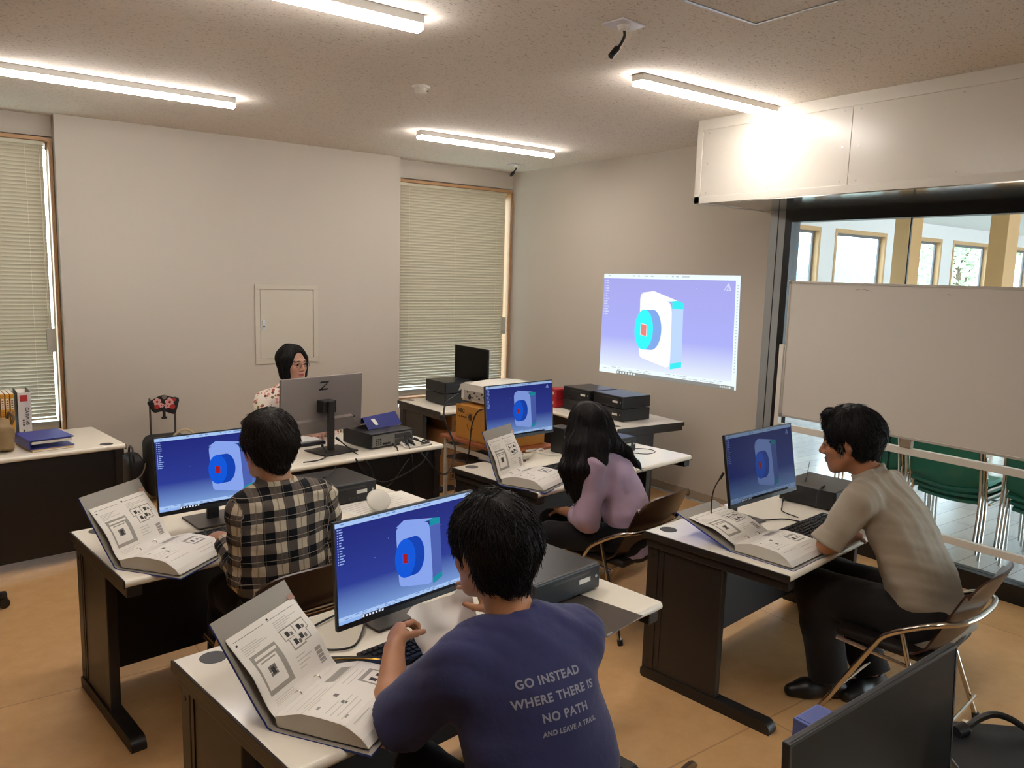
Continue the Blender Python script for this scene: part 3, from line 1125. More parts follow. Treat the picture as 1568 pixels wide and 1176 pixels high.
def pc(label, loc, rz, group='black desktop PCs', **kw):
    return pc_parts(thing('desktop_pc', label, 'computer', loc, rz, group), **kw)


def pcd(label, dk, x, y, rz=0., **kw):
    return pc(label, on(dk, x, y), TH[dk] + rz, **kw)


pA = pc('black desktop PC lying on the desk behind the person in the plaid shirt', (1.52, 3.575, .7008), TH['A'])
pc('black desktop PC on the nearest desk, right of the navy T-shirt', (1.70, 2.125, .7008), TH['B'])
pc('black desktop PC with cables heaped on top, behind the person in lilac', (3.46, 3.70, .7008), TH['C'])
pc('black desktop PC under the chin of the man in the khaki shirt', (3.685, 2.245, .7008), TH['D'], w=.32, d=.30)
pc('black desktop PC on the bottom right desk, cut by the photo corner', (1.88, .59, .7008), -.73)
tp = pc('black desktop PC turned so its grey ports face us, on the presenter\'s desk', (2.30, 4.615, .7008), .19 + PI, rear=True)
rH = aH - PI / 2
for (x, y), nm in (((4.445, 4.535), 'right'), ((4.43, 4.905), 'left')):
    for k, lv in ((0, 'lower'), (1, 'upper')):
        pc('black desktop PC, %s one of the %s stack by the projection wall' % (lv, nm), (x, y, .7008 + .1005 * k), rH + .03, group='stacked black PCs')
for k, lv in ((0, 'lower'), (1, 'upper')):
    pc('black desktop PC, %s one of the stack before the corner window' % lv, (3.585, 5.80, .7008 + .1005 * k), .03, group='stacked black PCs', w=.30, d=.32)


# ------------------------------------------------------------------ keyboards and mice
def keyboard(label, loc, rz):
    t = thing('keyboard', label, 'keyboard', loc, rz, 'black keyboards')
    b = MB()
    pr = [(-.065, 0), (.065, 0), (.065, .019), (-.065, .010)]
    b.prism(pr, -.215, .215, 'x')
    b.obj('case', BLACK, t)
    k = MB()
    for r_ in range(6):
        y = .047 - r_ * .0195 - (.004 if r_ else 0)
        z = .0145 + (y / .13) * .009
        x = -.207
        rr = random.Random(r_)
        while x < .205:
            wk = .0165 if not (r_ == 5 and -.12 < x < -.02) else .095
            if abs(x - .082) < .006 or abs(x - .146) < .004:
                x += .008
            if x + wk > .212:
                break
            T = Matrix.Translation((x + wk / 2, y, z))
            k.add([T @ Vector((a * wk / 2 * s, c * .008 * s, q)) for a, c, q, s in ((-1, -1, 0, 1), (1, -1, 0, 1), (1, 1, 0, 1), (-1, 1, 0, 1), (-1, -1, .005, .8), (1, -1, .005, .8), (1, 1, .005, .8), (-1, 1, .005, .8))],
                  [(4, 5, 6, 7), (0, 1, 5, 4), (1, 2, 6, 5), (2, 3, 7, 6), (3, 0, 4, 7)])
            x += wk + .0025
    o = k.obj('keys', mat('key_black', '#1d1d1f', .4), t)
    o['kind'] = 'stuff'
    return t


keyboard('black keyboard at the left hand of the person in the plaid shirt', (.985, 3.285, .7008), .15)
keyboard('black keyboard under the forearm of the person in navy', (1.15, 1.965, .7008), .17)
keyboard('black keyboard beside the open binder of the person in lilac', (2.94, 3.455, .7008), .18)
keyboard('black keyboard partly hidden by the khaki sleeve', (3.235, 1.99, .7008), .11)


def mouse(label, loc, rz, m_):
    t = thing('computer_mouse', label, 'mouse', loc, rz)
    b = MB()
    vs = []
    n, mm = 10, 16
    for i in range(n + 1):
        th = PI / 2 * i / n
        for k in range(mm):
            a = 2 * PI * k / mm
            vs.append((.03 * math.cos(a) * math.cos(th) ** .5, .055 * math.sin(a) * math.cos(th) ** .5, .036 * math.sin(th) * (1 - .15 * math.sin(a))))
    fs = [(i * mm + k, i * mm + (k + 1) % mm, (i + 1) * mm + (k + 1) % mm, (i + 1) * mm + k) for i in range(n) for k in range(mm)]
    b.add(vs, fs)
    b.obj('shell', m_, t, True)
    MB().cyl((-.004, .035, .027), (.004, .035, .027), .008, n=12).obj('scroll_wheel', GREYD, t)


mouse('black computer mouse on the bluish end of the desk by the lilac shirt', (3.375, 3.345, .7008), .3, BLACK)

# ------------------------------------------------------------------ open ring binders
BCOV = mat('binder_navy', '#2e489c', .5, spec=.25)
BIN = mat('binder_grey_lining', '#9a958b', .6)


def page_marks(mb, P, flip, rr):
    """printing on one landscape page: P(u,v,k)->point, u along the spine, v 0 at the outer edge"""
    def rect(u, v, w_, h_, col, k=1):
        pts = [P(u, v, k), P(u + w_, v, k), P(u + w_, v + h_, k), P(u, v + h_, k)]
        mb.add(pts, [(0, 1, 2, 3) if flip else (3, 2, 1, 0)], 0, col)
    ink, gr, lt, dk = lin('#6d6a64'), lin('#9d998f'), lin('#d9d5cb'), lin('#2c2b29')
    return rect, ink, gr, lt, dk


def binder(label, x, y, yaw, tilt, up=.25, seed=0):
    """root on the desk at the spine's left end; +x along the spine, -y to the sitter; the far half is propped up"""
    W = .31
    t = thing('ring_binder', label, 'binder', (x, y, .7008), yaw, 'open ring binders with printed manuals')
    ct, st = math.cos(tilt), math.sin(tilt)
    # cover profile in the y-z plane, from the front edge over the spine to the propped edge
    sp = .048
    prof = [(-.275, .002), (-.10, .002), (.0, .003), (.008 + .3 * sp * ct, .006 + .3 * sp * st), (.012 + sp * ct, .006 + sp * st), (.012 + (sp + .12) * ct, .006 + (sp + .12) * st), (.012 + (sp + up) * ct, .006 + (sp + up) * st)]
    P = catmull([Vector((0, a, b)) for a, b in prof], 5)
    cum = [0]
    for a, b in zip(P[:-1], P[1:]):
        cum.append(cum[-1] + (b - a).length)

    def cv(v):
        s_ = v * cum[-1]
        for i in range(len(P) - 1):
            if s_ <= cum[i + 1] or i == len(P) - 2:
                k = (s_ - cum[i]) / (cum[i + 1] - cum[i])
                return P[i].lerp(P[i + 1], k)
    c = MB()
    c.sheet(lambda u, v: Vector((W * u, cv(v).y, cv(v).z)), 2, 40, .006, 1, 0)
    c.obj('cover', [BCOV, BIN], t, 30)
    # the thick block of sheets in front
    bl = MB()

    def top(v):                      # v: 0 front edge -> 1 rings ; height of the block's top
        yy = -.262 + v * .262
        zz = .008 + .036 * min(1, (v / .25)) ** .6 + .012 * math.sin(v * PI * .9) - .016 * max(0, v - .72) / .28
        return yy, zz
    n = 14
    bot = [(-.235 + .228 * k / n, .0065) for k in range(n + 1)]
    tp_ = [top(k / n) for k in range(n, -1, -1)]
    bl.prism(bot + tp_, .012, W - .012, 'x')
    bl.obj('page_block', mat('page_edges', '#d8d2c4', .85), t, 30)
    # printed top sheet
    pg = MB()
    ink, gr, lt, dk, wt = lin('#77736b'), lin('#a19c91'), lin('#c9c4b8'), lin('#33312e'), lin('#ece7dc')

    def PF(u, v, k=0):               # v 0 at front edge, 1 at rings
        yy, zz = top(v)
        return Vector((.012 + (W - .024) * u, yy, zz + .0006 + .0003 * k))
    for i in range(16):
        pg.add([PF(0, i / 16), PF(1, i / 16), PF(1, (i + 1) / 16), PF(0, (i + 1) / 16)], [(0, 1, 2, 3)], 0, wt)
    rr = random.Random(seed)

    def rect(F, u, v, w_, h_, col, k=1, nu=1):
        nv = max(1, int(h_ / .05))
        for i in range(nv):
            a, b = v + h_ * i / nv, v + h_ * (i + 1) / nv
            pg.add([F(u, a, k), F(u + w_, a, k), F(u + w_, b, k), F(u, b, k)], [(0, 1, 2, 3)], 0, col)
    rect(PF, .05, .955 - .05, .5, .004, lt)
    for i, vv in enumerate((.80, .74, .68, .50, .44, .38, .32, .2)):
        rect(PF, .06 + .02 * (i % 2), vv, rr.uniform(.2, .4), .009, lt)
    for vv in (.6, .3):
        rect(PF, .1, vv, .05, .03, gr)
    rect(PF, .58, .74, .3, .13, gr)
    rect(PF, .58, .73, .3, .025, lt, 2)
    rect(PF, .66, .30, .24, .24, gr)
    rect(PF, .68, .33, .2, .16, wt, 2)
    rect(PF, .71, .36, .05, .08, dk, 3)
    rect(PF, .80, .37, .045, .05, dk, 3)
    for vv in (.64, .58, .18, .12):
        rect(PF, .56, vv, rr.uniform(.2, .36), .009, lt)
    rect(PF, .28, .42, .04, .06, ink)
    rect(PF, .34, .56, .05, .05, ink)

    # the propped sheet on the far side, curling over the rings
    pp = [(.0, .030), (.010 + .02 * ct, .036 + .02 * st), (.004 + .10 * ct, .040 + .095 * st), (.008 + .16 * ct - 0 * st, .026 + .16 * st), (.012 + (up - .012) * ct, .012 + (up - .012) * st)]
    Q = catmull([Vector((0, a, b)) for a, b in pp], 6)

    def PB(u, v, k=0):               # v 0 at rings, 1 at the outer edge
        s_ = v * (len(Q) - 1)
        i = min(int(s_), len(Q) - 2)
        q = Q[i].lerp(Q[i + 1], s_ - i)
        tg = (Q[i + 1] - Q[i]).normalized()
        nn = Vector((0, -tg.z, tg.y))
        q = q + nn * (.0006 + .0003 * k)
        return Vector((.012 + (W - .024) * u, q.y, q.z))
    for i in range(20):
        pg.add([PB(0, i / 20), PB(1, i / 20), PB(1, (i + 1) / 20), PB(0, (i + 1) / 20)], [(0, 1, 2, 3)], 0, wt)
        pg.add([PB(0, i / 20, -5), PB(1, i / 20, -5), PB(1, (i + 1) / 20, -5), PB(0, (i + 1) / 20, -5)], [(3, 2, 1, 0)], 0, wt)
    rect(PB, .05, .93, .42, .005, ink)
    rect(PB, .53, .93, .42, .005, ink)
    rect(PB, .05, .88, .025, .02, dk)
    rect(PB, .53, .94, .025, .02, dk)
    for i in range(5):
        rect(PB, .08, .84 - .022 * i, rr.uniform(.12, .34), .008, lt)
        rect(PB, .56, .88 - .022 * i, rr.uniform(.12, .34), .008, lt)
    rect(PB, .09, .30, .36, .42, gr)
    rect(PB, .115, .34, .27, .27, wt, 2)
    rect(PB, .13, .64, .3, .04, wt, 2)
    rect(PB, .16, .57, .2, .018, gr, 3)
    rect(PB, .20, .42, .10, .09, ink, 3)
    rect(PB, .225, .43, .05, .06, dk, 4)
    for (a, b) in ((.56, .62), (.70, .50), (.74, .62), (.60, .48)):
        rect(PB, a, b, .19, .16, gr)
        rect(PB, a + .012, b + .014, .166, .13, wt, 2)
        rect(PB, a + .05, b + .04, .05, .07, dk, 3)
        rect(PB, a + .11, b + .03, .035, .05, ink, 3)
    rect(PB, .84, .24, .09, .16, gr)
    for i in range(4):
        rect(PB, .84, .26 + .035 * i, .09, .006, wt, 2)
        rect(PB, .1, .24 - .03 * i, rr.uniform(.2, .38), .008, lt)
        rect(PB, .56, .42 - .03 * i, rr.uniform(.1, .24), .008, lt)
    pg.obj('printed_pages', attr_base('printed_paper', .75), t, 60)
    lv = MB()
    for k in range(4):
        lv.add([PF(0, 0, 0) + Vector((.0, -.004 * k - .003, -.009 * k - .006)), PF(1, 0, 0) + Vector((0, -.004 * k - .003, -.009 * k - .006)), PF(1, .12, 0) + Vector((0, 0, -.006 * k)), PF(0, .12, 0) + Vector((0, 0, -.006 * k))], [(0, 1, 2, 3), (3, 2, 1, 0)])
    rg = MB()
    for u in (.36, .64):
        x_ = W * u
        rg.tube([(x_, -.012, .040), (x_, -.006, .0465), (x_, .004, .047), (x_, .010, .041)], .0018, 6)
    rg.obj('rings', CHROME, t, True)
    MB().add([PB(.94, .985, 2), PB(1.03, .985, 2), PB(1.03, 1.05, 2), PB(.94, 1.05, 2)], [(0, 1, 2, 3), (3, 2, 1, 0)]).obj('index_tab', mat('tab_pink', '#d9b7a6', .7008), t)
    return t


binder('open ring binder propped beside the monitor of the person in the plaid shirt', .478, 3.097, .674, 1.035, .245, 1)
binder('open ring binder on the nearest desk, by the navy sleeve', .600, 1.772, .609, .962, .245, 2)
binder('open ring binder propped steeply before the person in the lilac shirt', 2.394, 3.342, .426, 1.20, .245, 3)
binder('open ring binder lying flattest, at the elbow of the man in khaki', 2.633, 1.985, .124, .341, .245, 4)

# ------------------------------------------------------------------ self-glowing panel in place of light projected on the right wall
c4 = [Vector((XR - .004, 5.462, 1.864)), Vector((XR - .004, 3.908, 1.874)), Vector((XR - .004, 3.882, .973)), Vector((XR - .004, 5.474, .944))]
pi_ = MB()


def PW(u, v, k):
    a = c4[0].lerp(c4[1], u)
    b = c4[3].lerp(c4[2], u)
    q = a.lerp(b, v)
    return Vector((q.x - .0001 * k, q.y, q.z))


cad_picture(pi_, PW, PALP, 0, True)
tag(pi_.obj('glowing_projection_panel', attr_emit('projection_glow', 1.0)), 'glowing panel in place of the projected CAD picture on the right wall', 'projection')

# ================================================================== things on and around the desks
# ------------------------------------------------------------------ left window desk
YEL = mat('book_yellow', '#d99a22', .5)
for k in range(4):
    t = thing('workbook', ['yellow workbook standing by the black-sided binder, first of four', 'yellow workbook second from the black-sided binder', 'yellow workbook third from the black-sided binder', 'yellow workbook cut by the left edge of the photo'][k],
              'book', (.334 - .0225 * k - .003 * k, 5.76 + .002 * k, .7008), .06 + .0 * k, 'yellow workbooks on the window desk')
    MB().box((-.0105, -.0, 0), (.0105, .21, .296), bev=.002).obj('cover', YEL, t)
    MB().box((-.009, .004, .2955), (.009, .208, .2968)).obj('pages', PAPER, t)
    MB().box((-.0075, -.0008, .20), (.0075, .001, .268)).obj('spine_label', mat('spine_label', '#e9dfc4', .6), t)
    for z in (.212, .226, .240):
        pass
    b = MB()
    for z in (.155, .165, .178, .208, .222, .236, .250):
        b.box((-.005, -.0012, z), (.005, .001, z + .007))
    o = b.obj('spine_print', mat('spine_ink', '#8a5a2a', .6), t)
wb_ = thing('lever_arch_binder', 'white spined binder reading CATIA V5 with a red square, standing by the blind', 'binder', (.398, 5.755, .7008), .02)
MB().box((-.036, 0, 0), (.036, .003, .302), bev=.001).obj('spine', mat('spine_white', '#ded6cc', .5), wb_)
MB().box((-.037, .002, 0), (-.033, .28, .302), bev=.001).obj('side_cover', mat('binder_black', '#1a1512', .45), wb_)
MB().box((.033, .002, 0), (.037, .28, .302), bev=.001).obj('side_cover', mat('binder_black', '#1a1512', .45), wb_)
MB().box((-.032, .01, .01), (.032, .26, .29)).obj('pages', PAPER, wb_)
MB().add([(.008, .02, .30), (.034, .02, .30), (.010, .02, .332), (.008, .024, .30), (.034, .024, .30), (.010, .024, .332)], [(0, 1, 2), (5, 4, 3), (0, 2, 5, 3), (1, 4, 5, 2)]).obj('divider', mat('divider_grey', '#6f6a62', .6), wb_)
MB().box((-.024, -.001, .246), (.018, .001, .286)).obj('red_square', mat('red_print', '#b3302c', .6), wb_)
TI = mat('print_dark', '#3a342f', .7)
RX = Matrix.Rotation(PI / 2, 4, 'X')
lettering('CATIA V5', .027, Matrix.Translation((.012, -.0008, .150)) @ RX @ Matrix.Rotation(-PI / 2, 4, 'Z'), TI, wb_, 'spine_title', offset=.0006)
b = MB()
for z in (.12, .105, .09, .055, .045):
    b.box((-.014, -.001, z), (-.004, .001, z + .009))
b.obj('spine_subtitle', TI, wb_)
pd_ = thing('document_folder', 'flat tan folder lying under the blue binder', 'folder', (.475, 5.50, .7008), .20)
MB().box((-.115, -.155, 0), (.115, .15, .012), bev=.002).obj('cover', mat('folder_tan', '#b99a62', .6), pd_)
MB().box((-.113, -.1555, .003), (.113, -.15, .009)).obj('pages', PAPER, pd_)
BLUEB = mat('binder_blue', '#2b3590', .42)
bb_ = thing('lever_arch_binder', 'blue binder lying on a tan folder on the left window desk', 'binder', (.475, 5.515, .7135), .20)
MB().box((-.122, -.15, 0), (.122, .15, .004), bev=.001).obj('cover', BLUEB, bb_)
MB().box((-.122, -.15, .052), (.122, .15, .057), bev=.001).obj('cover', BLUEB, bb_)
MB().box((-.124, -.15, .002), (-.119, .15, .055), bev=.001).obj('spine', BLUEB, bb_)
MB().box((-.110, -.143, .030), (.112, .143, .045)).obj('pages', PAPER, bb_)
bg_ = thing('tan_bag', 'crumpled tan bag cut by the left edge of the photo', 'bag', (.235, 5.46, .7008), .3)


def blobby(name, m, parent, c, r, seed, amp=.15, u=28, v=18, sup=1.0):
    rr = random.Random(seed)
    ph = [rr.uniform(0, 6) for _ in range(8)]
    b = MB()
    vs = []
    for i in range(v + 1):
        th = PI * i / v
        for k in range(u):
            p = 2 * PI * k / u
            d = Vector((math.sin(th) * math.cos(p), math.sin(th) * math.sin(p), math.cos(th)))
            q = Vector([math.copysign(abs(x) ** sup, x) for x in d])
            s_ = 1 + amp * (math.sin(3 * d.x + ph[0] + 2 * d.z) * .4 + math.sin(5 * d.y + ph[1] + 3 * d.x) * .3 + math.sin(7 * d.z + ph[2] + 4 * d.y) * .3)
            vs.append((c[0] + q.x * r[0] * s_, c[1] + q.y * r[1] * s_, max(c[2] - r[2], c[2] + q.z * r[2] * s_)))
    fs = [(i * u + k, (i + 1) * u + k, (i + 1) * u + (k + 1) % u, i * u + (k + 1) % u) for i in range(v) for k in range(u)]
    return b.add(vs, fs).obj(name, m, parent, 60)


TAN = mat('bag_tan', '#8f7650', .6, var=(12, .3))
blobby('body', TAN, bg_, (0, 0, .10), (.075, .10, .10), 4, .2, sup=.7)
tb_ = MB()
tb_.tube([(.06, -.04, .16), (.075, -.04, .20), (.07, 0, .225), (.075, .04, .20), (.06, .05, .16)], .009, 8)
tb_.obj('strap', mat('bag_strap', '#6b5436', .6), bg_, True)

# ------------------------------------------------------------------ trolley bag by the back wall
tg = thing('trolley_bag', 'black trolley bag whose raised handle wears a red flowered cover, by the back wall', 'suitcase', (1.365, 6.45, 0), .03)
MB().box((-.15, -.12, .03), (.17, .12, .51), bev=.07, seg=4).obj('body', mat('bag_black_cloth', '#1c1b1a', .75), tg, True)
for x in (-.09, .09):
    MB().cyl((x, .02, .50), (x * 1.03, .02, .80), .008, n=10).obj('handle_pole', mat('pole_grey', '#6f6866', .35, .6), tg, True)
for x in (-.15, .15):
    MB().cyl((x - .012, .08, .035), (x + .012, .08, .035), .035, n=16).obj('wheel', BLACK, tg, True)
cv_ = MB()
bm = bmesh.new()
ol = [(345, 215), (420, 195), (520, 140), (620, 90), (720, 88), (850, 140), (985, 160), (1000, 200), (960, 350), (920, 490), (880, 520), (720, 450), (640, 430), (480, 460), (455, 430), (400, 320)]
ol = [((zx / 13.07 - 52) * .00475, .823 - (zy - 90) / 13.07 * .00475) for zx, zy in ol]
fv = [bm.verts.new((x, -.030, z)) for x, z in ol]
bv = [bm.verts.new((x, .0, z)) for x, z in ol]
bm.faces.new(list(reversed(fv)))
bm.faces.new(bv)
for k in range(len(ol)):
    bm.faces.new((fv[k], fv[(k + 1) % len(ol)], bv[(k + 1) % len(ol)], bv[k]))
bmesh.ops.recalc_face_normals(bm, faces=bm.faces[:])
bmesh.ops.bevel(bm, geom=bm.edges[:], offset=.007, segments=3, affect='EDGES')
cv_.bm(bm)
cov = cv_.obj('handle_cover', mat('cover_black_cloth', '#120e0e', .7), tg, 60)
MB().box((-.010, -.032, .655), (.010, -.012, .71), bev=.004).obj('buckle_strap', BLACK, cov)
MB().box((-.020, -.034, .640), (.020, -.010, .656), bev=.004).obj('buckle', BLACK, cov)
MB().lathe([(0, .004), (.016, .003), (.018, 0), (0, 0)], 14, T=Matrix.Translation((.003, -.030, .812)) @ Matrix.Rotation(PI / 2, 4, 'X')).obj('snap_button', mat('snap_grey', '#8a7f76', .4, .4), cov, True)
fl = MB()
rr = random.Random(5)


def flower(cx, cz, r, mi):
    for k in range(5):
        a = k * 2 * PI / 5 + .4
        fl.lathe([(r * .26, 0), (r * .50, 0), (r * .50, .0015), (r * .26, .0015)], 10, (0, 0, 0), mi, T=Matrix.Translation((cx + r * .72 * math.cos(a), -.0305, cz + r * .72 * math.sin(a))) @ Matrix.Rotation(PI / 2, 4, 'X'))
    fl.lathe([(0, 0), (r * .36, 0), (r * .36, .002), (0, .002)], 10, (0, 0, 0), 1, T=Matrix.Translation((cx, -.0305, cz)) @ Matrix.Rotation(PI / 2, 4, 'X'))


flower(-.050, .778, .026, 0)
flower(.042, .770, .030, 0)
flower(.022, .742, .019, 0)
flower(-.020, .748, .016, 0)
for cx, cz, r in ((-.054, .738, .019), (.062, .732, .021), (.075, .786, .014)):
    fl.lathe([(0, 0), (r, 0), (r, .002), (0, .002)], 7, (0, 0, 0), 1, T=Matrix.Translation((cx, -.0305, cz)) @ Matrix.Rotation(PI / 2, 4, 'X'))
fl.obj('flower_print', [mat('petal_pink', '#e0a6a0', .7), mat('petal_red', '#b02a2c', .7)], cov)
bl_ = thing('tote_bag', 'pale tote handle looping above the black trolley bag', 'bag', (1.42, 6.29, 0), 0)
MB().tube([(-.03, 0, .46), (-.02, 0, .52), (.04, 0, .565), (.10, 0, .555), (.14, 0, .50), (.15, 0, .44)], .010, 8).obj('handle', mat('tote_cream', '#cdbb98', .6), bl_, True)
blobby('body', mat('tote_dark', '#2b2826', .8), bl_, (.05, 0, .24), (.14, .035, .24), 8, .08, sup=.6)
sb_ = thing('shoulder_bag', 'black shoulder bag leaning at the left of the trolley bag', 'bag', (1.125, 6.42, 0), .2)
blobby('body', mat('bag_black_leather', '#121112', .45), sb_, (0, 0, .20), (.065, .11, .20), 9, .06, sup=.6)
MB().tube([(-.02, -.09, .33), (-.035, -.10, .40), (-.02, -.06, .44), (.0, .04, .44), (.01, .09, .36)], .008, 8).obj('strap', BLACK, sb_, True)
MB().tube([(-.04, -.115, .2), (.02, -.125, .25), (.05, -.12, .33)], .006, 6).obj('zipper', mat('zip_grey', '#6d6862', .4, .5), sb_, True)

# ------------------------------------------------------------------ presenter's desk
cf = thing('clear_file', 'open blue plastic file propped on the presenter\'s PC', 'file', (2.33, 4.66, .8025), .25)
CFM = mat('file_blue', '#1b2470', .5, spec=.15)
MB().sheet(lambda u, v: Vector((-.14 + .29 * u + .03 * v, -.06 + .10 * v, .0015 + .062 * v + .012 * u * v)), 6, 4, .002).obj('front_leaf', CFM, cf)
MB().sheet(lambda u, v: Vector((-.11 + .29 * u, .045 + .07 * v, .062 - .058 * v + .012 * u * (1 - v))), 6, 4, .002).obj('back_leaf', CFM, cf)
MB().sheet(lambda u, v: Vector((-.06 + .03 * u, -.035 + .05 * v, .018 + .033 * v)), 2, 2, .001).obj('label', LABELM, cf)
pt_ = thing('document_tray', 'black tray holding white papers, under the presenter\'s monitor', 'tray', (1.80, 4.83, .7008), .15)
MB().box((-.17, -.12, 0), (.17, .12, .02), bev=.004).obj('tray', BLACK, pt_)
MB().box((-.15, -.105, .0205), (.15, .105, .032), bev=.001).obj('papers', PAPER, pt_)
yb = 4.42


def cable(label, pts, r=.004, m=None, cat='cable', smooth=6, group='computer cables'):
    t = thing('cable', label, cat, pts[0], 0, group)
    p0 = Vector(pts[0])
    MB().tube([Vector(p) - p0 for p in pts], r, 8, 0, smooth).obj('lead', m or CABLE, t, True)
    d = (Vector(pts[1]) - p0).normalized()
    MB().cyl(-d * .005, d * .028, r * 1.9, n=10).obj('plug', m or BLACK, t, True)
    return t


WCAB = mat('cable_white', '#cfcabf', .5)
cable('thick black video cable looping from the presenter\'s PC up to the projector', [(2.44, 4.435, .735), (2.455, 4.37, .70), (2.52, 4.315, .60), (2.64, 4.36, .50), (2.86, 4.62, .44), (3.02, 4.80, .55), (2.99, 4.90, .74), (3.02, 4.94, .86), (3.14, 4.945, .93)], .007)
cable('white cable running along the edge of the presenter\'s desk', [(2.36, 4.405, .73), (2.38, 4.37, .708), (2.45, 4.365, .708), (2.53, 4.375, .708), (2.585, 4.40, .708)], .005, WCAB)
cable('black cable dropping behind the presenter\'s PC, left one', [(2.30, 4.39, .735), (2.30, 4.34, .71), (2.29, 4.31, .62), (2.29, 4.315, .40), (2.24, 4.33, .2)], .005)
cable('black cable dropping behind the presenter\'s PC, right one', [(2.41, 4.43, .735), (2.40, 4.36, .70), (2.41, 4.335, .60), (2.43, 4.35, .42), (2.38, 4.36, .22)], .005)
cable('black cables tangled at the right end of the presenter\'s desk', [(2.495, 4.47, .735), (2.53, 4.41, .715), (2.59, 4.44, .712), (2.60, 4.50, .712), (2.555, 4.47, .716), (2.57, 4.41, .712), (2.54, 4.36, .68), (2.45, 4.31, .60), (2.2, 4.29, .52), (2.05, 4.28, .6), (1.98, 4.27, .70)], .005)
cable('thin black cable from the presenter\'s monitor base over the desk edge', [(1.88, 4.55, .745), (1.85, 4.40, .712), (1.76, 4.30, .712), (1.66, 4.29, .712)], .004)
cable('black cable sagging from the presenter\'s monitor stand', [(1.97, 4.53, .78), (2.03, 4.42, .712), (2.06, 4.26, .66), (2.12, 4.25, .52), (2.22, 4.29, .5), (2.38, 4.33, .64)], .004)

# ------------------------------------------------------------------ cart, carton, projector, boxes
ct_ = thing('side_cart', 'low cart with a reddish wooden top, carrying carton and projector', 'cart', (3.33, 4.71, 0), .08)
RW = mat('cart_red_wood', '#8f4f30', .35, var=(10, .15))
CL = mat('cart_cream_metal', '#b9b0a0', .4)
MB().box((-.24, -.40, .575), (.24, .40, .60), bev=.006).obj('top', RW, ct_)
sh = MB()
sh.box((-.215, -.37, .50), (-.20, .37, .53))
sh.box((.20, -.37, .50), (.215, .37, .53))
sh.box((-.20, -.37, .50), (.20, -.355, .53))
sh.box((-.20, .355, .50), (.20, .37, .53))
sh.obj('frame_rail', CL, ct_)
MB().box((-.21, -.36, .42), (.21, .36, .432)).obj('shelf', mat('shelf_dark', '#2c2724', .5), ct_)
for x in (-.205, .205):
    for y in (-.36, .36):
        lg = MB().cyl((x, y, .05), (x, y, .576), .016, n=12).obj('leg', CL, ct_, True)
        MB().cyl((x - .012, y, .025), (x + .012, y, .025), .025, n=14).obj('caster', BLACK, lg, True)
CART = mat('carton_orange', '#bd8232', .7, var=(4, .06))
nc = thing('carton', 'orange cardboard carton reading NEC, under the white projector', 'box', (3.345, 4.695, .601), .06)
MB().box((-.20, -.285, 0), (.20, .285, .25), bev=.003).obj('box', CART, nc)
INK = mat('carton_ink', '#3a2a1a', .7)
LT = Matrix.Translation((-.2006, .215, .205)) @ Matrix.Rotation(-PI / 2, 4, 'Z') @ Matrix.Rotation(PI / 2, 4, 'X')
lettering('NEC', .042, LT, INK, nc, 'printed_name', offset=.0014)
b = MB()
for k in range(5):
    b.box((-.2012, .262 - .022 * k - .014, .155), (-.1995, .262 - .022 * k, .167))
b.lathe([(0, 0), (.025, 0), (.025, .001), (0, .001)], 18, T=Matrix.Translation((-.2002, .10, .17)) @ Matrix.Rotation(-PI / 2, 4, 'Y'))
b.tube([(-.2008, .10 + .04 * math.cos(a), .115 + .045 * math.sin(a)) for a in [PI + PI * k / 8 for k in range(9)]], .0018, 5, smooth=1)
b.tube([(-.2008, .10 + .05 * math.cos(a), .17 + .05 * math.sin(a) * .6) for a in [2 * PI * k / 12 for k in range(12)]], .0012, 5, smooth=1, closed=True)
b.obj('printed_picture', INK, nc)
MB().box((-.2012, -.16, .06), (-.1995, -.10, .14)).obj('violet_sticker', mat('sticker_violet', '#3c2f9a', .5), nc)
MB().box((-.21, -.2856, .12), (.2, -.2848, .124)).obj('tape_line', mat('carton_tape', '#a06a24', .5), nc)
pj_ = thing('projector', 'white projector standing on the orange carton', 'projector', (3.45, 4.815, .8525), .10)
PWH = mat('projector_white', '#e9e4da', .38)
pb = MB()
w2, d2 = .26, .19
prof = []
bm = bmesh.new()
bmesh.ops.create_cube(bm, size=1)
bmesh.ops.subdivide_edges(bm, edges=bm.edges[:], cuts=10, use_grid_fill=True)
for v in bm.verts:
    x, y, z = v.co
    f = 1 - .10 * max(0, z) * 2 * (abs(x) * 2) ** 4 - .0
    zz = .022 + (z + .5) * .145
    if z > .45:
        zz = .178 - .036 * (abs(x) * 2) ** 3 - .030 * (abs(y) * 2) ** 3
    v.co = Vector((x * 2 * w2, y * 2 * d2, zz))
bmesh.ops.bevel(bm, geom=[e for e in bm.edges if len(e.link_faces) == 2 and e.calc_face_angle(0) > .9], offset=.012, segments=3, affect='EDGES')
pb.bm(bm)
pb.obj('body', PWH, pj_, 50)
MB().box((-.2608, -.15, .035), (-.2585, .15, .105), bev=.001).obj('port_panel', mat('port_panel_grey', '#b3ada2', .5), pj_)
rr = random.Random(2)
q = MB()
for k in range(9):
    y = -.13 + k * .028
    z = .05 + (k % 3) * .018
    q.box((-.263, y, z), (-.2598, y + .014 + .004 * (k % 2), z + .011))
q.cyl((-.2635, .075, .055), (-.2598, .075, .055), .017, n=16)
q.obj('ports', BLACK, pj_)
MB().cyl((.05, -.189, .085), (.05, -.205, .085), .045, n=24).obj('lens_ring', GREYD, pj_, True)
MB().box((-.02, -.012, .1765), (.06, .004, .1785), bev=.0005).obj('control_strip', mat('control_grey', '#c4beb2', .4), pj_)
for x in (-.17, .17):
    for y in (-.13, .13):
        MB().cyl((x, y, 0), (x, y, .024), .014, n=10).obj('foot', GREYD, pj_, True)
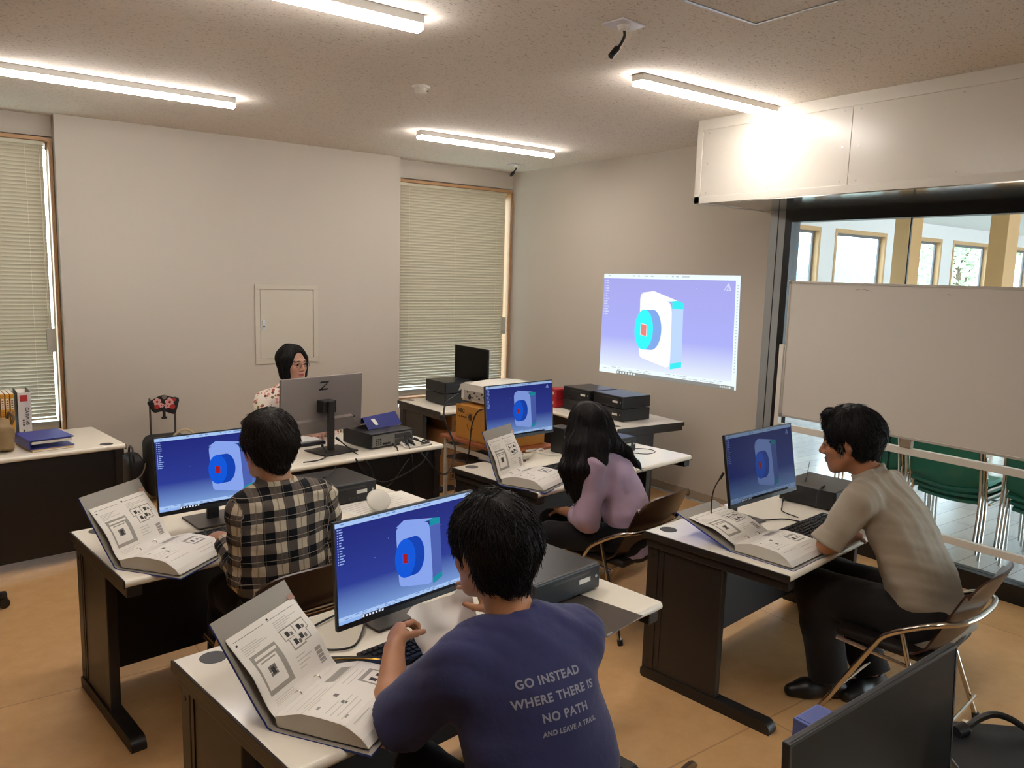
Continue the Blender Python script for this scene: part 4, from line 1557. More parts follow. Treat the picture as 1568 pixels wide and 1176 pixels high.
cable('thin black cable hanging in front of the orange carton', [(3.20, 4.60, .86), (3.128, 4.66, .84), (3.095, 4.69, .74), (3.085, 4.70, .60), (3.075, 4.72, .45), (3.0, 4.75, .25), (2.96, 4.72, .03), (2.90, 4.55, .008)], .005)
BRN = mat('carton_brown', '#9a6d40', .75, var=(4, .08))
bx = thing('carton', 'large brown carton on the floor with a small square mark, under the corner desk', 'box', (3.67, 5.80, 0), .02)
MB().box((-.24, -.2, 0), (.24, .2, .48), bev=.004).obj('box', BRN, bx)
b = MB()
for (x, z) in ((-.17, .09),):
    b.box((x - .03, -.2012, z - .035), (x + .03, -.1995, z - .031))
    b.box((x - .03, -.2012, z + .031), (x + .03, -.1995, z + .035))
    b.box((x - .03, -.2012, z - .031), (x - .026, -.1995, z + .031))
    b.box((x + .026, -.2012, z - .031), (x + .03, -.1995, z + .031))
    b.box((x - .012, -.2012, z - .018), (x + .012, -.1995, z + .018))
b.obj('printed_mark', INK, bx)
bx2 = thing('carton', 'small brown carton on top of the large one, under the corner desk', 'box', (3.70, 5.79, .4815), .06)
MB().box((-.22, -.17, 0), (.22, .17, .14), bev=.004).obj('box', mat('carton_brown_light', '#a57a4c', .75), bx2)
b = MB()
for k in range(3):
    b.box((-.18 + k * .07, -.1712, .05), (-.15 + k * .07, -.1695, .09))
b.obj('printed_mark', INK, bx2)
ad = thing('power_adapter', 'small black power adapter on the floor before the brown carton', 'adapter', (3.40, 5.50, 0), .1)
MB().box((-.05, -.03, 0), (.05, .03, .04), bev=.01).obj('case', BLACK, ad)
MB().tube([(.05, 0, .02), (.10, .02, .008), (.16, -.02, .008)], .004, 6).obj('lead', CABLE, ad, True)
for k, lv in ((0, 'lower'), (1, 'upper')):
    t = thing('red_packet', '%s red packet beside the left stack of PCs' % lv, 'packet', (4.315, 5.19, .7008 + .0825 * k), .05 * k - .05, 'red packets on the projection wall desk')
    MB().box((-.07, -.06, 0), (.07, .06, .081), bev=.01).obj('wrapper', mat('red_wrap', '#a81e26', .4), t)
    MB().box((-.071, -.03, .03), (-.0695, .04, .055)).obj('white_band', LABELM, t)

# ------------------------------------------------------------------ desk C extras
ps = thing('power_strip', 'white power strip on the lilac shirt person\'s desk, under the monitor', 'power strip', (2.80, 3.755, .7008), .10)
MB().box((-.10, -.025, 0), (.10, .025, .03), bev=.006).obj('body', mat('strip_ivory', '#d9d0ba', .45), ps)
b = MB()
for k in range(4):
    b.box((-.08 + k * .042, -.012, .0298), (-.06 + k * .042, .012, .0308))
b.obj('sockets', GREYD, ps)
for k in (1, 2):
    MB().box((-.085 + k * .05, -.015, .031), (-.055 + k * .05, .015, .055), bev=.004).obj('plug', WHITE, ps)
cable('cream cable coiled beside the white power strip', [(2.905, 3.765, .712), (2.97, 3.80, .715), (3.05, 3.83, .73), (3.10, 3.86, .712), (3.06, 3.90, .712), (2.98, 3.88, .715), (2.97, 3.80, .73), (3.05, 3.74, .712), (3.12, 3.71, .712)], .006, WCAB)
sk = thing('desk_speaker', 'small black speaker with a white label, left of the cable-topped PC', 'speaker', (3.205, 3.795, .7008), .13)
MB().box((-.05, -.06, 0), (.05, .06, .17), bev=.008).obj('case', BLACK, sk)
MB().box((-.045, -.0612, .06), (-.025, -.0595, .12)).obj('label', LABELM, sk)
MB().lathe([(0, 0), (.03, 0), (.034, .004), (.03, .006)], 18, T=Matrix.Translation((.008, -.06, .09)) @ Matrix.Rotation(PI / 2, 4, 'X')).obj('cone', GREYD, sk, True)
hp = thing('cable_bundle', 'heap of dark cables on the PC behind the lilac shirt', 'cables', (3.46, 3.69, .8018), .13)
rr = random.Random(11)
for k in range(5):
    pts = []
    r0 = rr.uniform(.07, .12)
    cx, cy = rr.uniform(-.05, .03), rr.uniform(-.03, .03)
    for i in range(9):
        a = i * .8 + k
        pts.append((cx + r0 * math.cos(a) * rr.uniform(.9, 1.2), cy + r0 * .7 * math.sin(a), .008 + .007 * k + rr.uniform(0, .006)))
    MB().tube(pts, .0055, 7, 0, 4).obj('cable', mat('cable_navy', '#18202f', .35) if k % 2 else CABLE, hp, True)
MB().box((.06, -.05, .028), (.085, -.035, .044), bev=.003).obj('white_connector', WHITE, hp)
cable('thin wire coiled on the bluish right end of a desk', [(3.62, 3.63, .703), (3.70, 3.63, .703), (3.77, 3.56, .703), (3.75, 3.49, .703), (3.66, 3.47, .703), (3.60, 3.54, .703), (3.66, 3.60, .704)], .0022)
bn = thing('waste_bin', 'grey box bin with a small green label, on the floor under a desk end', 'bin', (3.52, 3.02, 0), .5)
MB().box((-.13, -.16, 0), (.13, .16, .30), bev=.03, seg=4).obj('body', mat('bin_greige', '#8d8171', .5), bn, True)
MB().box((-.10, -.1612, .17), (-.04, -.1595, .24)).obj('green_label', mat('label_green', '#4f7a5a', .6), bn)
MB().box((-.12, -.15, .296), (.12, .15, .303), bev=.003).obj('lid', mat('bin_lid', '#5d5449', .5), bn)

# ------------------------------------------------------------------ desk A extras
for i, (x, y, r_, lb) in enumerate(((1.60, 3.30, .20, 'white paper sheet left of the oval disc, on the desk behind the plaid shirt'), (1.80, 3.345, .02, 'white paper sheet right of the oval disc, on the desk behind the plaid shirt'))):
    t = thing('paper_sheet', lb, 'paper', (x, y, .7008 + .0012 * i), TH['A'] + r_)
    MB().sheet(lambda u, v: Vector((-.105 + .21 * u, -.148 + .297 * v, .0006 + .004 * (u * (1 - u)) * v)), 6, 6, .0004).obj('sheet', PAPER, t)
    b = MB()
    rr = random.Random(i)
    for k in range(8):
        b.add([(-.08, .1 - .025 * k, .0024), (-.08 + rr.uniform(.05, .15), .1 - .025 * k, .0024), (-.08 + rr.uniform(.05, .15), .104 - .025 * k, .0024), (-.08, .104 - .025 * k, .0024)], [(0, 1, 2, 3)])
    b.obj('printed_lines', mat('faint_print', '#b9b2a6', .8), t)
dv = thing('oval_disc', 'white oval plastic disc leaning on papers behind the lit monitor', 'disc', (1.635, 3.27, .703), .50)
T = Matrix.Translation((0, 0, .047)) @ Matrix.Rotation(math.radians(52), 4, 'X')
MB().ball((0, 0, 0), (.082, .052, .016), 28, 14, 0, T).bm(bmesh.new()) if False else None
b = MB()
vs = []
for i in range(15):
    th = PI * i / 14
    for k in range(30):
        a = 2 * PI * k / 30
        vs.append(T @ Vector((.082 * math.sin(th) * math.cos(a), .052 * math.sin(th) * math.sin(a), .016 * math.cos(th))))
b.add(vs, [(i * 30 + k, (i + 1) * 30 + k, (i + 1) * 30 + (k + 1) % 30, i * 30 + (k + 1) % 30) for i in range(14) for k in range(30)])
b.obj('shell', mat('disc_ivory', '#d6d0c2', .35), dv, True)
b = MB()
b.tube([T @ Vector((.082 * math.cos(a), .052 * math.sin(a), 0)) for a in [2 * PI * k / 30 for k in range(30)]], .003, 6, 0, 1, closed=True)
b.obj('rim', mat('disc_rim', '#c4bdae', .4), dv, True)
cable('thin wire standing up from the PC behind the plaid shirt', [(1.50, 3.60, .802), (1.53, 3.62, .806), (1.56, 3.63, .815), (1.585, 3.655, .835)], .0022)

# ------------------------------------------------------------------ desk B extras
po = thing('zip_pouch', 'black zip pouch with gold piping at the left end of the keyboard', 'pouch', (.905, 1.945, .7008), -.55)
MB().box((-.085, -.03, 0), (.085, .03, .026), bev=.011, seg=3).obj('body', BLACK, po, True)
MB().tube([(-.085, -.0, .024), (-.04, .004, .0275), (.04, 0, .0275), (.084, .004, .022)], .0022, 6).obj('gold_zipper', mat('zip_gold', '#a8863c', .3, .8), po, True)
df = thing('clear_file', 'dark translucent plastic file at the right end of the nearest desk', 'file', (1.72, 1.845, .7008), TH['B'] + .1)
MB().box((-.11, -.13, 0), (.11, .13, .0025), bev=.0008).obj('sleeve', mat('file_smoke', '#4a423c', .18), df)
MB().box((-.10, -.127, .0024), (-.07, -.12, .0029)).obj('printed_mark', mat('file_mark', '#8a8178', .4), df)
t = thing('paper_sheet', 'white paper sheet under the keyboard edge, by the navy sleeve', 'paper', (1.10, 1.82, .7008), TH['B'] + .1)
MB().box((-.105, -.07, 0), (.105, .07, .0012)).obj('sheet', PAPER, t)
cable('black monitor cable curling left of the nearest lit monitor', [(1.06, 2.20, .72), (.98, 2.09, .706), (.93, 2.06, .706), (.87, 2.09, .706), (.84, 2.17, .706), (.88, 2.24, .706), (1.02, 2.30, .71)], .0035)
cable('black cable running under the dim slanted monitor', [(3.02, 2.33, .725), (3.10, 2.20, .706), (3.22, 2.14, .706), (3.26, 2.05, .706), (3.30, 2.03, .716)], .0035)
cable('thin black cable from the PC before the man in khaki', [(3.48, 2.33, .72), (3.40, 2.28, .706), (3.32, 2.22, .706), (3.30, 2.12, .706)], .003)
cable('thin cable rising from the top of the PC before the man in khaki', [(3.62, 2.30, .803), (3.645, 2.31, .82), (3.70, 2.34, .85), (3.77, 2.38, .87)], .002)
cable('short cable lying over the PC edge before the man in khaki', [(3.60, 2.18, .806), (3.56, 2.17, .806), (3.525, 2.16, .798), (3.50, 2.155, .76), (3.49, 2.15, .715)], .003)
cable('black cable loop on the floor behind the desk of the man in khaki', [(3.20, 2.62, .006), (3.32, 2.66, .006), (3.42, 2.60, .006), (3.40, 2.50, .02), (3.42, 2.46, .12), (3.43, 2.46, .35), (3.43, 2.46, .60)], .005)
cable('black cable hanging beside the slanted monitor', [(2.775, 2.17, .98), (2.755, 2.20, .90), (2.76, 2.21, .80), (2.79, 2.22, .706)], .003)

# ------------------------------------------------------------------ near desk extras
cable('thick black cable arching over the PC at the bottom right corner', [(1.85, .735, .810), (1.887, .727, .815), (1.918, .716, .830), (1.946, .698, .840), (1.968, .674, .835), (1.985, .647, .82), (1.99, .62, .810)], .008)
t = thing('tape_piece', 'torn bit of clear tape on the bottom right PC', 'tape', (1.90, .735, .803), .4)
MB().sheet(lambda u, v: Vector((-.02 + .04 * u, -.01 + .02 * v, .003 + .006 * u * u)), 4, 2, .0006).obj('strip', mat('tape_clear', '#cfc4a8', .25), t)
nb = thing('file_box', 'narrow blue file box standing behind the switched-off near monitor', 'box', (1.308, .768, .7008), .03)
BVB = mat('binder_violet_blue', '#5563a0', .5)
MB().box((-.042, -.022, 0), (.042, .022, .312), bev=.002).obj('box', BVB, nb)
MB().box((-.036, -.017, .3115), (.036, .017, .3135), bev=.0005).obj('lid_panel', mat('file_box_lid', '#46538c', .5), nb)

# ------------------------------------------------------------------ office swivel chair, left edge
oc = thing('swivel_chair', 'black swivel chair base whose caster shows at the left edge', 'chair', (-.10, 4.72, 0), .12)
for k in range(5):
    a = 2 * PI * k / 5
    lg = MB()
    c_, s_ = math.cos(a), math.sin(a)
    Tm = Matrix.Rotation(a, 4, 'Z')
    lg.prism([(0, .075), (.30, .055), (.30, .082), (0, .12)], -.02, .02, 'y', T=Tm)
    L_ = lg.obj('base_leg', BLACK, oc)
    cs = MB()
    for q_ in (-.013, .013):
        cs.cyl(Tm @ Vector((.285, q_ - .008, .027)), Tm @ Vector((.285, q_ + .008, .027)), .027, n=14)
    cs.obj('caster', BLACK, L_, True)
MB().cyl((0, 0, .10), (0, 0, .42), .028, n=14).obj('gas_column', GREYD, oc, True)
MB().box((-.23, -.23, .42), (.23, .23, .49), bev=.03, seg=3).obj('seat', mat('seat_black_fabric', '#17161a', .85), oc, True)
MB().box((-.21, .22, .60), (.21, .27, 1.0), bev=.02, seg=3).obj('backrest', mat('seat_black_fabric', '#17161a', .85), oc, True)
MB().box((-.03, .20, .44), (.03, .29, .70), bev=.01).obj('back_bar', BLACK, oc)

# ------------------------------------------------------------------ whiteboard on a stand
wbt = thing('whiteboard', 'large mobile whiteboard standing in front of the glass wall', 'whiteboard', (4.75, 2.355, 0), 0)
y0, y1 = -.90, .90
BW = mat('board_white', '#d6d0c6', .28)
MB().box((.0, y0, .905), (.022, y1, 1.835), bev=.002).obj('board', BW, wbt)
f = MB()
for a, b in (((-.004, y0 - .006, 1.826), (.026, y1 + .006, 1.842)), ((-.004, y0 - .006, .898), (.026, y1 + .006, .914)), ((-.004, y0 - .006, .914), (.026, y0 + .008, 1.826)), ((-.004, y1 - .008, .914), (.026, y1 + .006, 1.826))):
    f.box(a, b, bev=.002)
f.obj('board_frame', mat('board_frame', '#c2bdb2', .4, .2), wbt)
cp = MB()
for y in (y0, y1):
    for z in (.905, 1.835):
        cp.box((-.006, y - .014, z - .014), (.028, y + .014, z + .014), bev=.004)
cp.obj('corner_cap', mat('cap_grey', '#8f8b84', .5), wbt)
STW = mat('stand_white', '#e2ddd2', .4)
for y in (y0 - .035, y1 + .035):
    p = MB()
    p.box((.0, y - .018, .06), (.04, y + .018, 1.40), bev=.003)
    up_ = p.obj('upright', STW, wbt)
    MB().cyl((.02, y - .022, 1.37), (.02, y + .022, 1.37), .014, n=12).obj('pivot_knob', GREYD, up_, True)
    ft = MB()
    ft.box((-.27, y - .02, .045), (.31, y + .02, .085), bev=.004)
    fo = ft.obj('foot', STW, wbt)
    for x in (-.25, .29):
        MB().cyl((x, y - .012, .0225), (x, y + .012, .0225), .0225, n=14).obj('caster', BLACK, fo, True)
MB().box((.0, y0 - .02, .802), (.035, y1 + .02, .846), bev=.003).obj('upper_rail', STW, wbt)
MB().box((.0, y0 - .02, .325), (.035, y1 + .02, .367), bev=.003).obj('lower_rail', STW, wbt)
MB().box((-.008, -.03, .845), (.03, .04, .90), bev=.004).obj('board_catch', mat('catch_brown', '#8d7c68', .5), wbt)
sm = MB()
rr = random.Random(1)
sm.tube([(-.0006, .42, 1.795), (-.0006, .38, 1.803), (-.0006, .34, 1.796), (-.0006, .31, 1.792)], .0012, 5)
sm.tube([(-.0006, -.15, 1.792), (-.0006, -.17, 1.785)], .0012, 5)
sm.ball((-.0002, -.845, .985), (.001, .006, .005), 10, 6)
sm.tube([(-.0006, -.83, .99), (-.0006, -.86, .985), (-.0006, -.88, .992)], .001, 5)
sm.obj('marker_smudges', mat('smudge', '#75695e', .8), wbt)

# ------------------------------------------------------------------ stacked green chairs in the lobby
GRN = mat('green_vinyl', '#2f8066', .42)


def green_chair():
    """faces +x ; origin under the seat centre"""
    t = thing('stacking_chair', 'x', 'chair', (0, 0, 0), 0, 'stacked green chairs behind the glass')
    MB().sheet(lambda u, v: Vector((-.20 + .40 * u + .0 * v, -.225 + .45 * v, .425 + .02 * (2 * u - 1) ** 2 * (1 if u > .5 else .4) - .045 * (max(0, u - .82) / .18) ** 2 - .035 * (max(0, .2 - u) / .2) ** 2 - .022 * math.sin(PI * v) * (1 - u))), 12, 8, .030).obj('seat', GRN, t, 60)
    MB().sheet(lambda u, v: Vector((-.20 - .09 * u - .035 * math.sin(PI * v) - .05 * (max(0, u - .86) / .14) ** 2, -.225 + .45 * v, .435 + .355 * u - .02 * (max(0, u - .86) / .14) ** 2)), 12, 10, -.014).obj('backrest', GRN, t, 60)
    for s in (-1, 1):
        MB().tube([(-.26, s * .245, 0), (-.235, s * .245, .30), (-.245, s * .24, .50), (-.285, s * .236, .72)], .010, 8).obj('rear_leg', CHROME, t, True)
        MB().tube([(.20, s * .245, 0), (.185, s * .245, .25), (.17, s * .24, .37), (.10, s * .235, .375), (-.15, s * .235, .372)], .010, 8).obj('front_leg', CHROME, t, True)
    MB().cyl((.0, -.235, .372), (.0, .235, .372), .008, n=8).obj('cross_bar', CHROME, t, True)
    return t


g0 = green_chair()
first = True
for i, (x, y, a, nm) in enumerate(((5.83, 2.46, .03, 'middle green chair stack behind the glass'), (5.88, 1.86, .06, 'right-hand green chair stack, at the photo edge'), (5.84, 3.00, .0, 'left-hand green chair stack, beside the khaki man'))):
    for k, lv in ((0, 'bottom'), (1, 'middle'), (2, 'top')):
        lab = '%s chair of the %s' % (lv, nm)
        pos = (x - .052 * k, y, .052 * k)
        if first:
            g0.location = pos
            g0.rotation_euler = (0, 0, a)
            g0['label'] = lab
            first = False
        else:
            dup(g0, pos, a, lab)

# ------------------------------------------------------------------ brown chairs with chrome frames
SHELL = mat('chair_brown_shell', '#3a2417', .32)
PADB = mat('chair_dark_pad', '#211a17', .5)
ARC = mat('chair_chrome', '#cfc5b6', .16, 1.0)


def brown_chair(label, loc, rz):
    t = thing('folding_chair', label, 'chair', (*loc, 0), rz, 'brown chairs with chrome frames')
    MB().sheet(lambda u, v: Vector(((-.235 + .47 * u) * (1 - .10 * max(0, .25 - v)), -.135 - .165 * v - .055 * math.sin(PI * u) + .06 * (max(0, .2 - v) / .2) ** 2, .385 + .36 * v + .02 * math.sin(PI * u) * v - .035 * (abs(2 * u - 1) ** 6) * (1 if v > .9 else 0))), 18, 16, .008).obj('backrest', SHELL, t, 60)
    s = MB()
    s.box((-.215, -.20, .375), (.215, .20, .412), bev=.016, seg=3)
    s.obj('seat', PADB, t, True)
    for sg in (-1, 1):
        x = sg * .25
        f = MB().tube([(x, .24, .012), (x, .10, .265), (x, .02, .41), (x, -.012, .455), (x * 1.0, -.06, .49)], .0115, 10).obj('front_leg', ARC, t, True)
        MB().cyl((x, .246, 0), (x, .236, .028), .015, n=10).obj('rubber_foot', BLACK, f, True)
        r_ = MB().tube([(x * .96, -.075, .485), (x * .97, -.13, .30), (x * 1.06, -.235, .012)], .0105, 10).obj('rear_leg', ARC, t, True)
        MB().cyl((x * 1.06, -.237, 0), (x * 1.06, -.232, .028), .015, n=10).obj('rubber_foot', BLACK, r_, True)
        MB().tube([(x * .93, .18, .375), (x * .93, -.14, .352)], .009, 8, smooth=0).obj('seat_rail', ARC, t, True)
    MB().tube([(-.25, -.055, .487), (-.252, -.12, .525), (-.25, -.19, .56), (-.20, -.262, .578), (-.09, -.295, .585), (.09, -.295, .585), (.20, -.262, .578), (.25, -.19, .56), (.252, -.12, .525), (.25, -.055, .487)], .0115, 10).obj('arm_loop', ARC, t, True)
    MB().cyl((-.265, -.225, .10), (.265, -.225, .10), .007, n=8).obj('stretcher', ARC, t, True)
    MB().cyl((-.25, .15, .17), (.25, .15, .17), .007, n=8).obj('stretcher', ARC, t, True)
    return t


brown_chair('brown chair with chrome frame under the person in the plaid shirt', (1.03, 2.92), .13)
brown_chair('brown chair under the person in the navy T-shirt, at the bottom edge', (1.115, 1.37), .06)
brown_chair('brown chair behind the lilac shirt', (2.88, 2.93), .20)
brown_chair('brown chair with chrome frame under the man in the khaki shirt', (3.197, 1.519), .13)
pch = dup([o for o in bpy.data.objects if o.name.startswith('folding_chair') and o.parent is None][0], (1.93, 5.36, 0), PI - .1, 'brown chair under the presenter, mostly hidden by the grey monitor')

# ================================================================== people
# smooth solid modelling on a grid, meshed with surface nets, so that each body is one continuous surface
class Field:
    def __init__(s, lo, hi, vox):
        s.lo = np.array(lo, float)
        s.v = vox
        s.n = np.ceil((np.array(hi, float) - s.lo) / vox).astype(int) + 1
        s.D = np.full(s.n, .08, np.float32)

    def _sub(s, lo, hi):
        a = np.clip(np.floor((np.array(lo) - s.lo) / s.v).astype(int), 0, s.n)
        b = np.clip(np.ceil((np.array(hi) - s.lo) / s.v).astype(int) + 1, 0, s.n)
        if (b <= a).any():
            return None
        g = [(s.lo[i] + s.v * np.arange(a[i], b[i])).astype(np.float32) for i in range(3)]
        X, Y, Z = np.meshgrid(*g, indexing='ij', sparse=True)
        return tuple(slice(a[i], b[i]) for i in range(3)), X, Y, Z

    def _mix(s, sl, d, k, op):
        A = s.D[sl]
        if op == 'sub':
            d = -d
            h = np.clip(.5 - .5 * (d - A) / k, 0, 1) if k > 0 else (A > d)
            s.D[sl] = (A * h + d * (1 - h) + k * h * (1 - h)) if k > 0 else np.maximum(A, d)
        else:
            if k > 0:
                h = np.clip(.5 + .5 * (d - A) / k, 0, 1)
                s.D[sl] = d * (1 - h) + A * h - k * h * (1 - h)
            else:
                s.D[sl] = np.minimum(A, d)

    def cap(s, a, b, ra, rb=None, k=.02, sq=None, cutA=False, cutB=False, op='add'):
        """tapered limb; sq=(axis, factor) flattens it along axis"""
        rb = ra if rb is None else rb
        a = np.array(a, float)
        b = np.array(b, float)
        m = max(ra, rb) * (1.0 if sq is None else max(1.0, 1 / sq[1])) + k + .03
        r = s._sub(np.minimum(a, b) - m, np.maximum(a, b) + m)
        if r is None:
            return s
        sl, X, Y, Z = r
        px, py, pz = X - a[0], Y - a[1], Z - a[2]
        d = b - a
        if sq is not None:
            n = np.array(sq[0], float)
            n /= np.linalg.norm(n)
            q = (px * n[0] + py * n[1] + pz * n[2]) * (sq[1] - 1)
            px, py, pz = px + q * n[0], py + q * n[1], pz + q * n[2]
            d = d + n * ((d @ n) * (sq[1] - 1))
        L2 = max(float(d @ d), 1e-9)
        t = (px * d[0] + py * d[1] + pz * d[2]) / L2
        tc = np.clip(t, 0, 1)
        dist = np.sqrt((px - tc * d[0]) ** 2 + (py - tc * d[1]) ** 2 + (pz - tc * d[2]) ** 2) - (ra + (rb - ra) * tc)
        if cutA:
            dist = np.maximum(dist, -t * math.sqrt(L2))
        if cutB:
            dist = np.maximum(dist, (t - 1) * math.sqrt(L2))
        s._mix(sl, dist.astype(np.float32), k, op)
        return s

    def ell(s, c, r, M=None, k=.02, op='add'):
        c = np.array(c, float)
        r = np.array(r, float)
        m = r.max() + k + .03
        q = s._sub(c - m, c + m)
        if q is None:
            return s
        sl, X, Y, Z = q
        px, py, pz = X - c[0], Y - c[1], Z - c[2]
        if M is not None:
            M = np.array(M, float)
            px, py, pz = [px * M[0, i] + py * M[1, i] + pz * M[2, i] for i in range(3)]
        k0 = np.sqrt((px / r[0]) ** 2 + (py / r[1]) ** 2 + (pz / r[2]) ** 2)
        k1 = np.sqrt((px / r[0] ** 2) ** 2 + (py / r[1] ** 2) ** 2 + (pz / r[2] ** 2) ** 2)
        d = k0 * (k0 - 1) / np.maximum(k1, 1e-6)
        d = np.where(k0 < 1e-3, -r.min(), d)
        s._mix(sl, d.astype(np.float32), k, op)
        return s

    def plane(s, p, n, k=.0):
        """cut away everything beyond the plane"""
        n = np.array(n, float)
        n /= np.linalg.norm(n)
        sl, X, Y, Z = s._sub(s.lo, s.lo + s.v * (s.n - 1))
        d = ((X - p[0]) * n[0] + (Y - p[1]) * n[1] + (Z - p[2]) * n[2]).astype(np.float32)
        s.D = np.maximum(s.D, d)
        return s

    def wrinkle(s, fn):
        sl, X, Y, Z = s._sub(s.lo, s.lo + s.v * (s.n - 1))
        near = np.abs(s.D) < .03
        s.D = np.where(near, s.D + fn(X, Y, Z).astype(np.float32), s.D)
        return s

    def mesh(s):
        D = s.D
        D[0], D[-1], D[:, 0], D[:, -1], D[:, :, 0], D[:, :, -1] = .05, .05, .05, .05, .05, .05
        I = D < 0
        nx, ny, nz = D.shape
        cnt = np.zeros((nx - 1, ny - 1, nz - 1), np.int8)
        for dx in (0, 1):
            for dy in (0, 1):
                for dz in (0, 1):
                    cnt += I[dx:nx - 1 + dx, dy:ny - 1 + dy, dz:nz - 1 + dz]
        act = (cnt > 0) & (cnt < 8)
        ci = np.argwhere(act)
        idx = np.full(act.shape, -1, np.int32)
        idx[act] = np.arange(len(ci))
        P = np.zeros((len(ci), 3))
        W = np.zeros(len(ci))
        cs = [(a, b, c) for a in (0, 1) for b in (0, 1) for c in (0, 1)]
        val = {c: D[ci[:, 0] + c[0], ci[:, 1] + c[1], ci[:, 2] + c[2]] for c in cs}
        for c in cs:
            for ax in range(3):
                if c[ax] == 0:
                    e = list(c)
                    e[ax] = 1
                    e = tuple(e)
                    a, b = val[c], val[e]
                    m = (a < 0) != (b < 0)
                    t = np.where(m, a / np.where(m, a - b, 1), 0)
                    for i in range(3):
                        P[:, i] += np.where(m, c[i] + (t if i == ax else 0), 0)
                    W += m
        V = s.lo + s.v * (ci + P / W[:, None])
        F = []
        for ax in range(3):
            a1, a2 = [(1, 2), (2, 0), (0, 1)][ax]
            sl0 = [slice(1, -1)] * 3
            A = np.moveaxis(I, ax, 0)
            e = A[:-1] != A[1:]
            e = np.moveaxis(e, 0, ax)
            q = np.argwhere(e)
            ok = (q[:, a1] > 0) & (q[:, a2] > 0) & (q[:, a1] < I.shape[a1] - 1) & (q[:, a2] < I.shape[a2] - 1)
            q = q[ok]

            def at(o1, o2):
                r = q.copy()
                r[:, a1] += o1
                r[:, a2] += o2
                return idx[r[:, 0], r[:, 1], r[:, 2]]
            f = np.stack([at(-1, -1), at(0, -1), at(0, 0), at(-1, 0)], 1)
            inside = I[q[:, 0], q[:, 1], q[:, 2]]
            f = np.where(inside[:, None], f, f[:, ::-1])
            F.append(f)
        F = np.concatenate(F)
        F = F[(F >= 0).all(1)]
        return V, F


def mesh_obj(name, V, F, m, parent, origin, attr=None, smooth_iter=0):
    if smooth_iter:
        nb = np.zeros_like(V)
        c = np.zeros(len(V))
        for a, b in ((0, 1), (1, 2), (2, 3), (3, 0)):
            np.add.at(nb, F[:, a], V[F[:, b]])
            np.add.at(nb, F[:, b], V[F[:, a]])
            np.add.at(c, F[:, a], 1)
            np.add.at(c, F[:, b], 1)
        V = .5 * V + .5 * nb / np.maximum(c, 1)[:, None]
    me = bpy.data.meshes.new(name)
    me.vertices.add(len(V))
    me.vertices.foreach_set('co', (V - np.array(origin)).astype(np.float32).ravel())
    me.loops.add(len(F) * 4)
    me.loops.foreach_set('vertex_index', F.astype(np.int32).ravel())
    me.polygons.add(len(F))
    me.polygons.foreach_set('loop_start', np.arange(0, len(F) * 4, 4, dtype=np.int32))
    me.update(calc_edges=True)
    me.validate()
    me.polygons.foreach_set('use_smooth', [True] * len(me.polygons))
    me.materials.append(m)
    if attr is not None:
        for nm, kind, data in attr:
            at = me.attributes.new(nm, kind, 'POINT')
            at.data.foreach_set('color' if kind == 'FLOAT_COLOR' else 'vector', np.asarray(data, np.float32).ravel())
    o = bpy.data.objects.new(name, me)
    COL.objects.link(o)
    o.parent = parent
    return o


def A_(*p):
    return np.array(p, float)


def nrm(v):
    v = np.array(v, float)
    return v / max(np.linalg.norm(v), 1e-9)


def head_frame(yaw, pitch=0., roll=0.):
    """columns: right, forward, up ; yaw 0 looks to +y, positive turns left (ccw); pitch >0 looks down"""
    M = Matrix.Rotation(yaw, 3, 'Z') @ Matrix.Rotation(-pitch, 3, 'X') @ Matrix.Rotation(roll, 3, 'Y')
    return np.array(M)


def add_head(F, c, M, s=.92, k=.02, nose=1.0):
    c = np.array(c)

    def w(x, y, z):
        return c + M @ (s * A_(x, y, z))
    F.ell(w(0, -.016, .036), s * A_(.077, .098, .090), M, .0)
    F.ell(w(0, .026, -.030), s * A_(.062, .066, .090), M, .03)
    F.ell(w(0, .050, -.075), s * A_(.044, .042, .044), M, .03)
    F.ell(w(0, .072, -.108), s * A_(.022, .018, .017), M, .025)
    for sx in (-1, 1):
        F.ell(w(sx * .042, .058, -.030), s * A_(.022, .026, .026), M, .02)
        F.cap(w(sx * .062, .0, -.055), w(sx * .03, .058, -.098), s * .014, s * .014, .03)
    F.ell(w(0, .082, .024), s * A_(.050, .014, .010), M, .015)
    for sx in (-1, 1):
        F.ell(w(sx * .032, .097, .004), s * A_(.019, .014, .012), M, .010, 'sub')
        F.ell(w(sx * .032, .079, .003), s * A_(.015, .014, .0115), M, .004)
    F.cap(w(0, .086, .012), w(0, .110, -.030), s * .0075, s * .0125, .012)
    for sx in (-1, 1):
        F.ell(w(sx * .014, .099, -.036), s * A_(.009, .011, .008), M, .008)
    F.ell(w(0, .094, -.062), s * A_(.024, .010, .0065), M, .006)
    F.ell(w(0, .092, -.074), s * A_(.020, .010, .007), M, .006)
    F.ell(w(0, .106, -.068), s * A_(.022, .007, .0016), M, .004, 'sub')
    for sx in (-1, 1):
        E = M @ np.array(Matrix.Rotation(-sx * .35, 3, 'Z') @ Matrix.Rotation(.18, 3, 'X'))
        F.ell(w(sx * .079, -.012, -.004), s * A_(.009, .021, .034), E, .006)
        F.ell(w(sx * .088, -.008, .002), s * A_(.006, .012, .020), E, .004, 'sub')
        F.ell(w(sx * .077, -.004, -.034), s * A_(.008, .010, .010), E, .006)
    return w


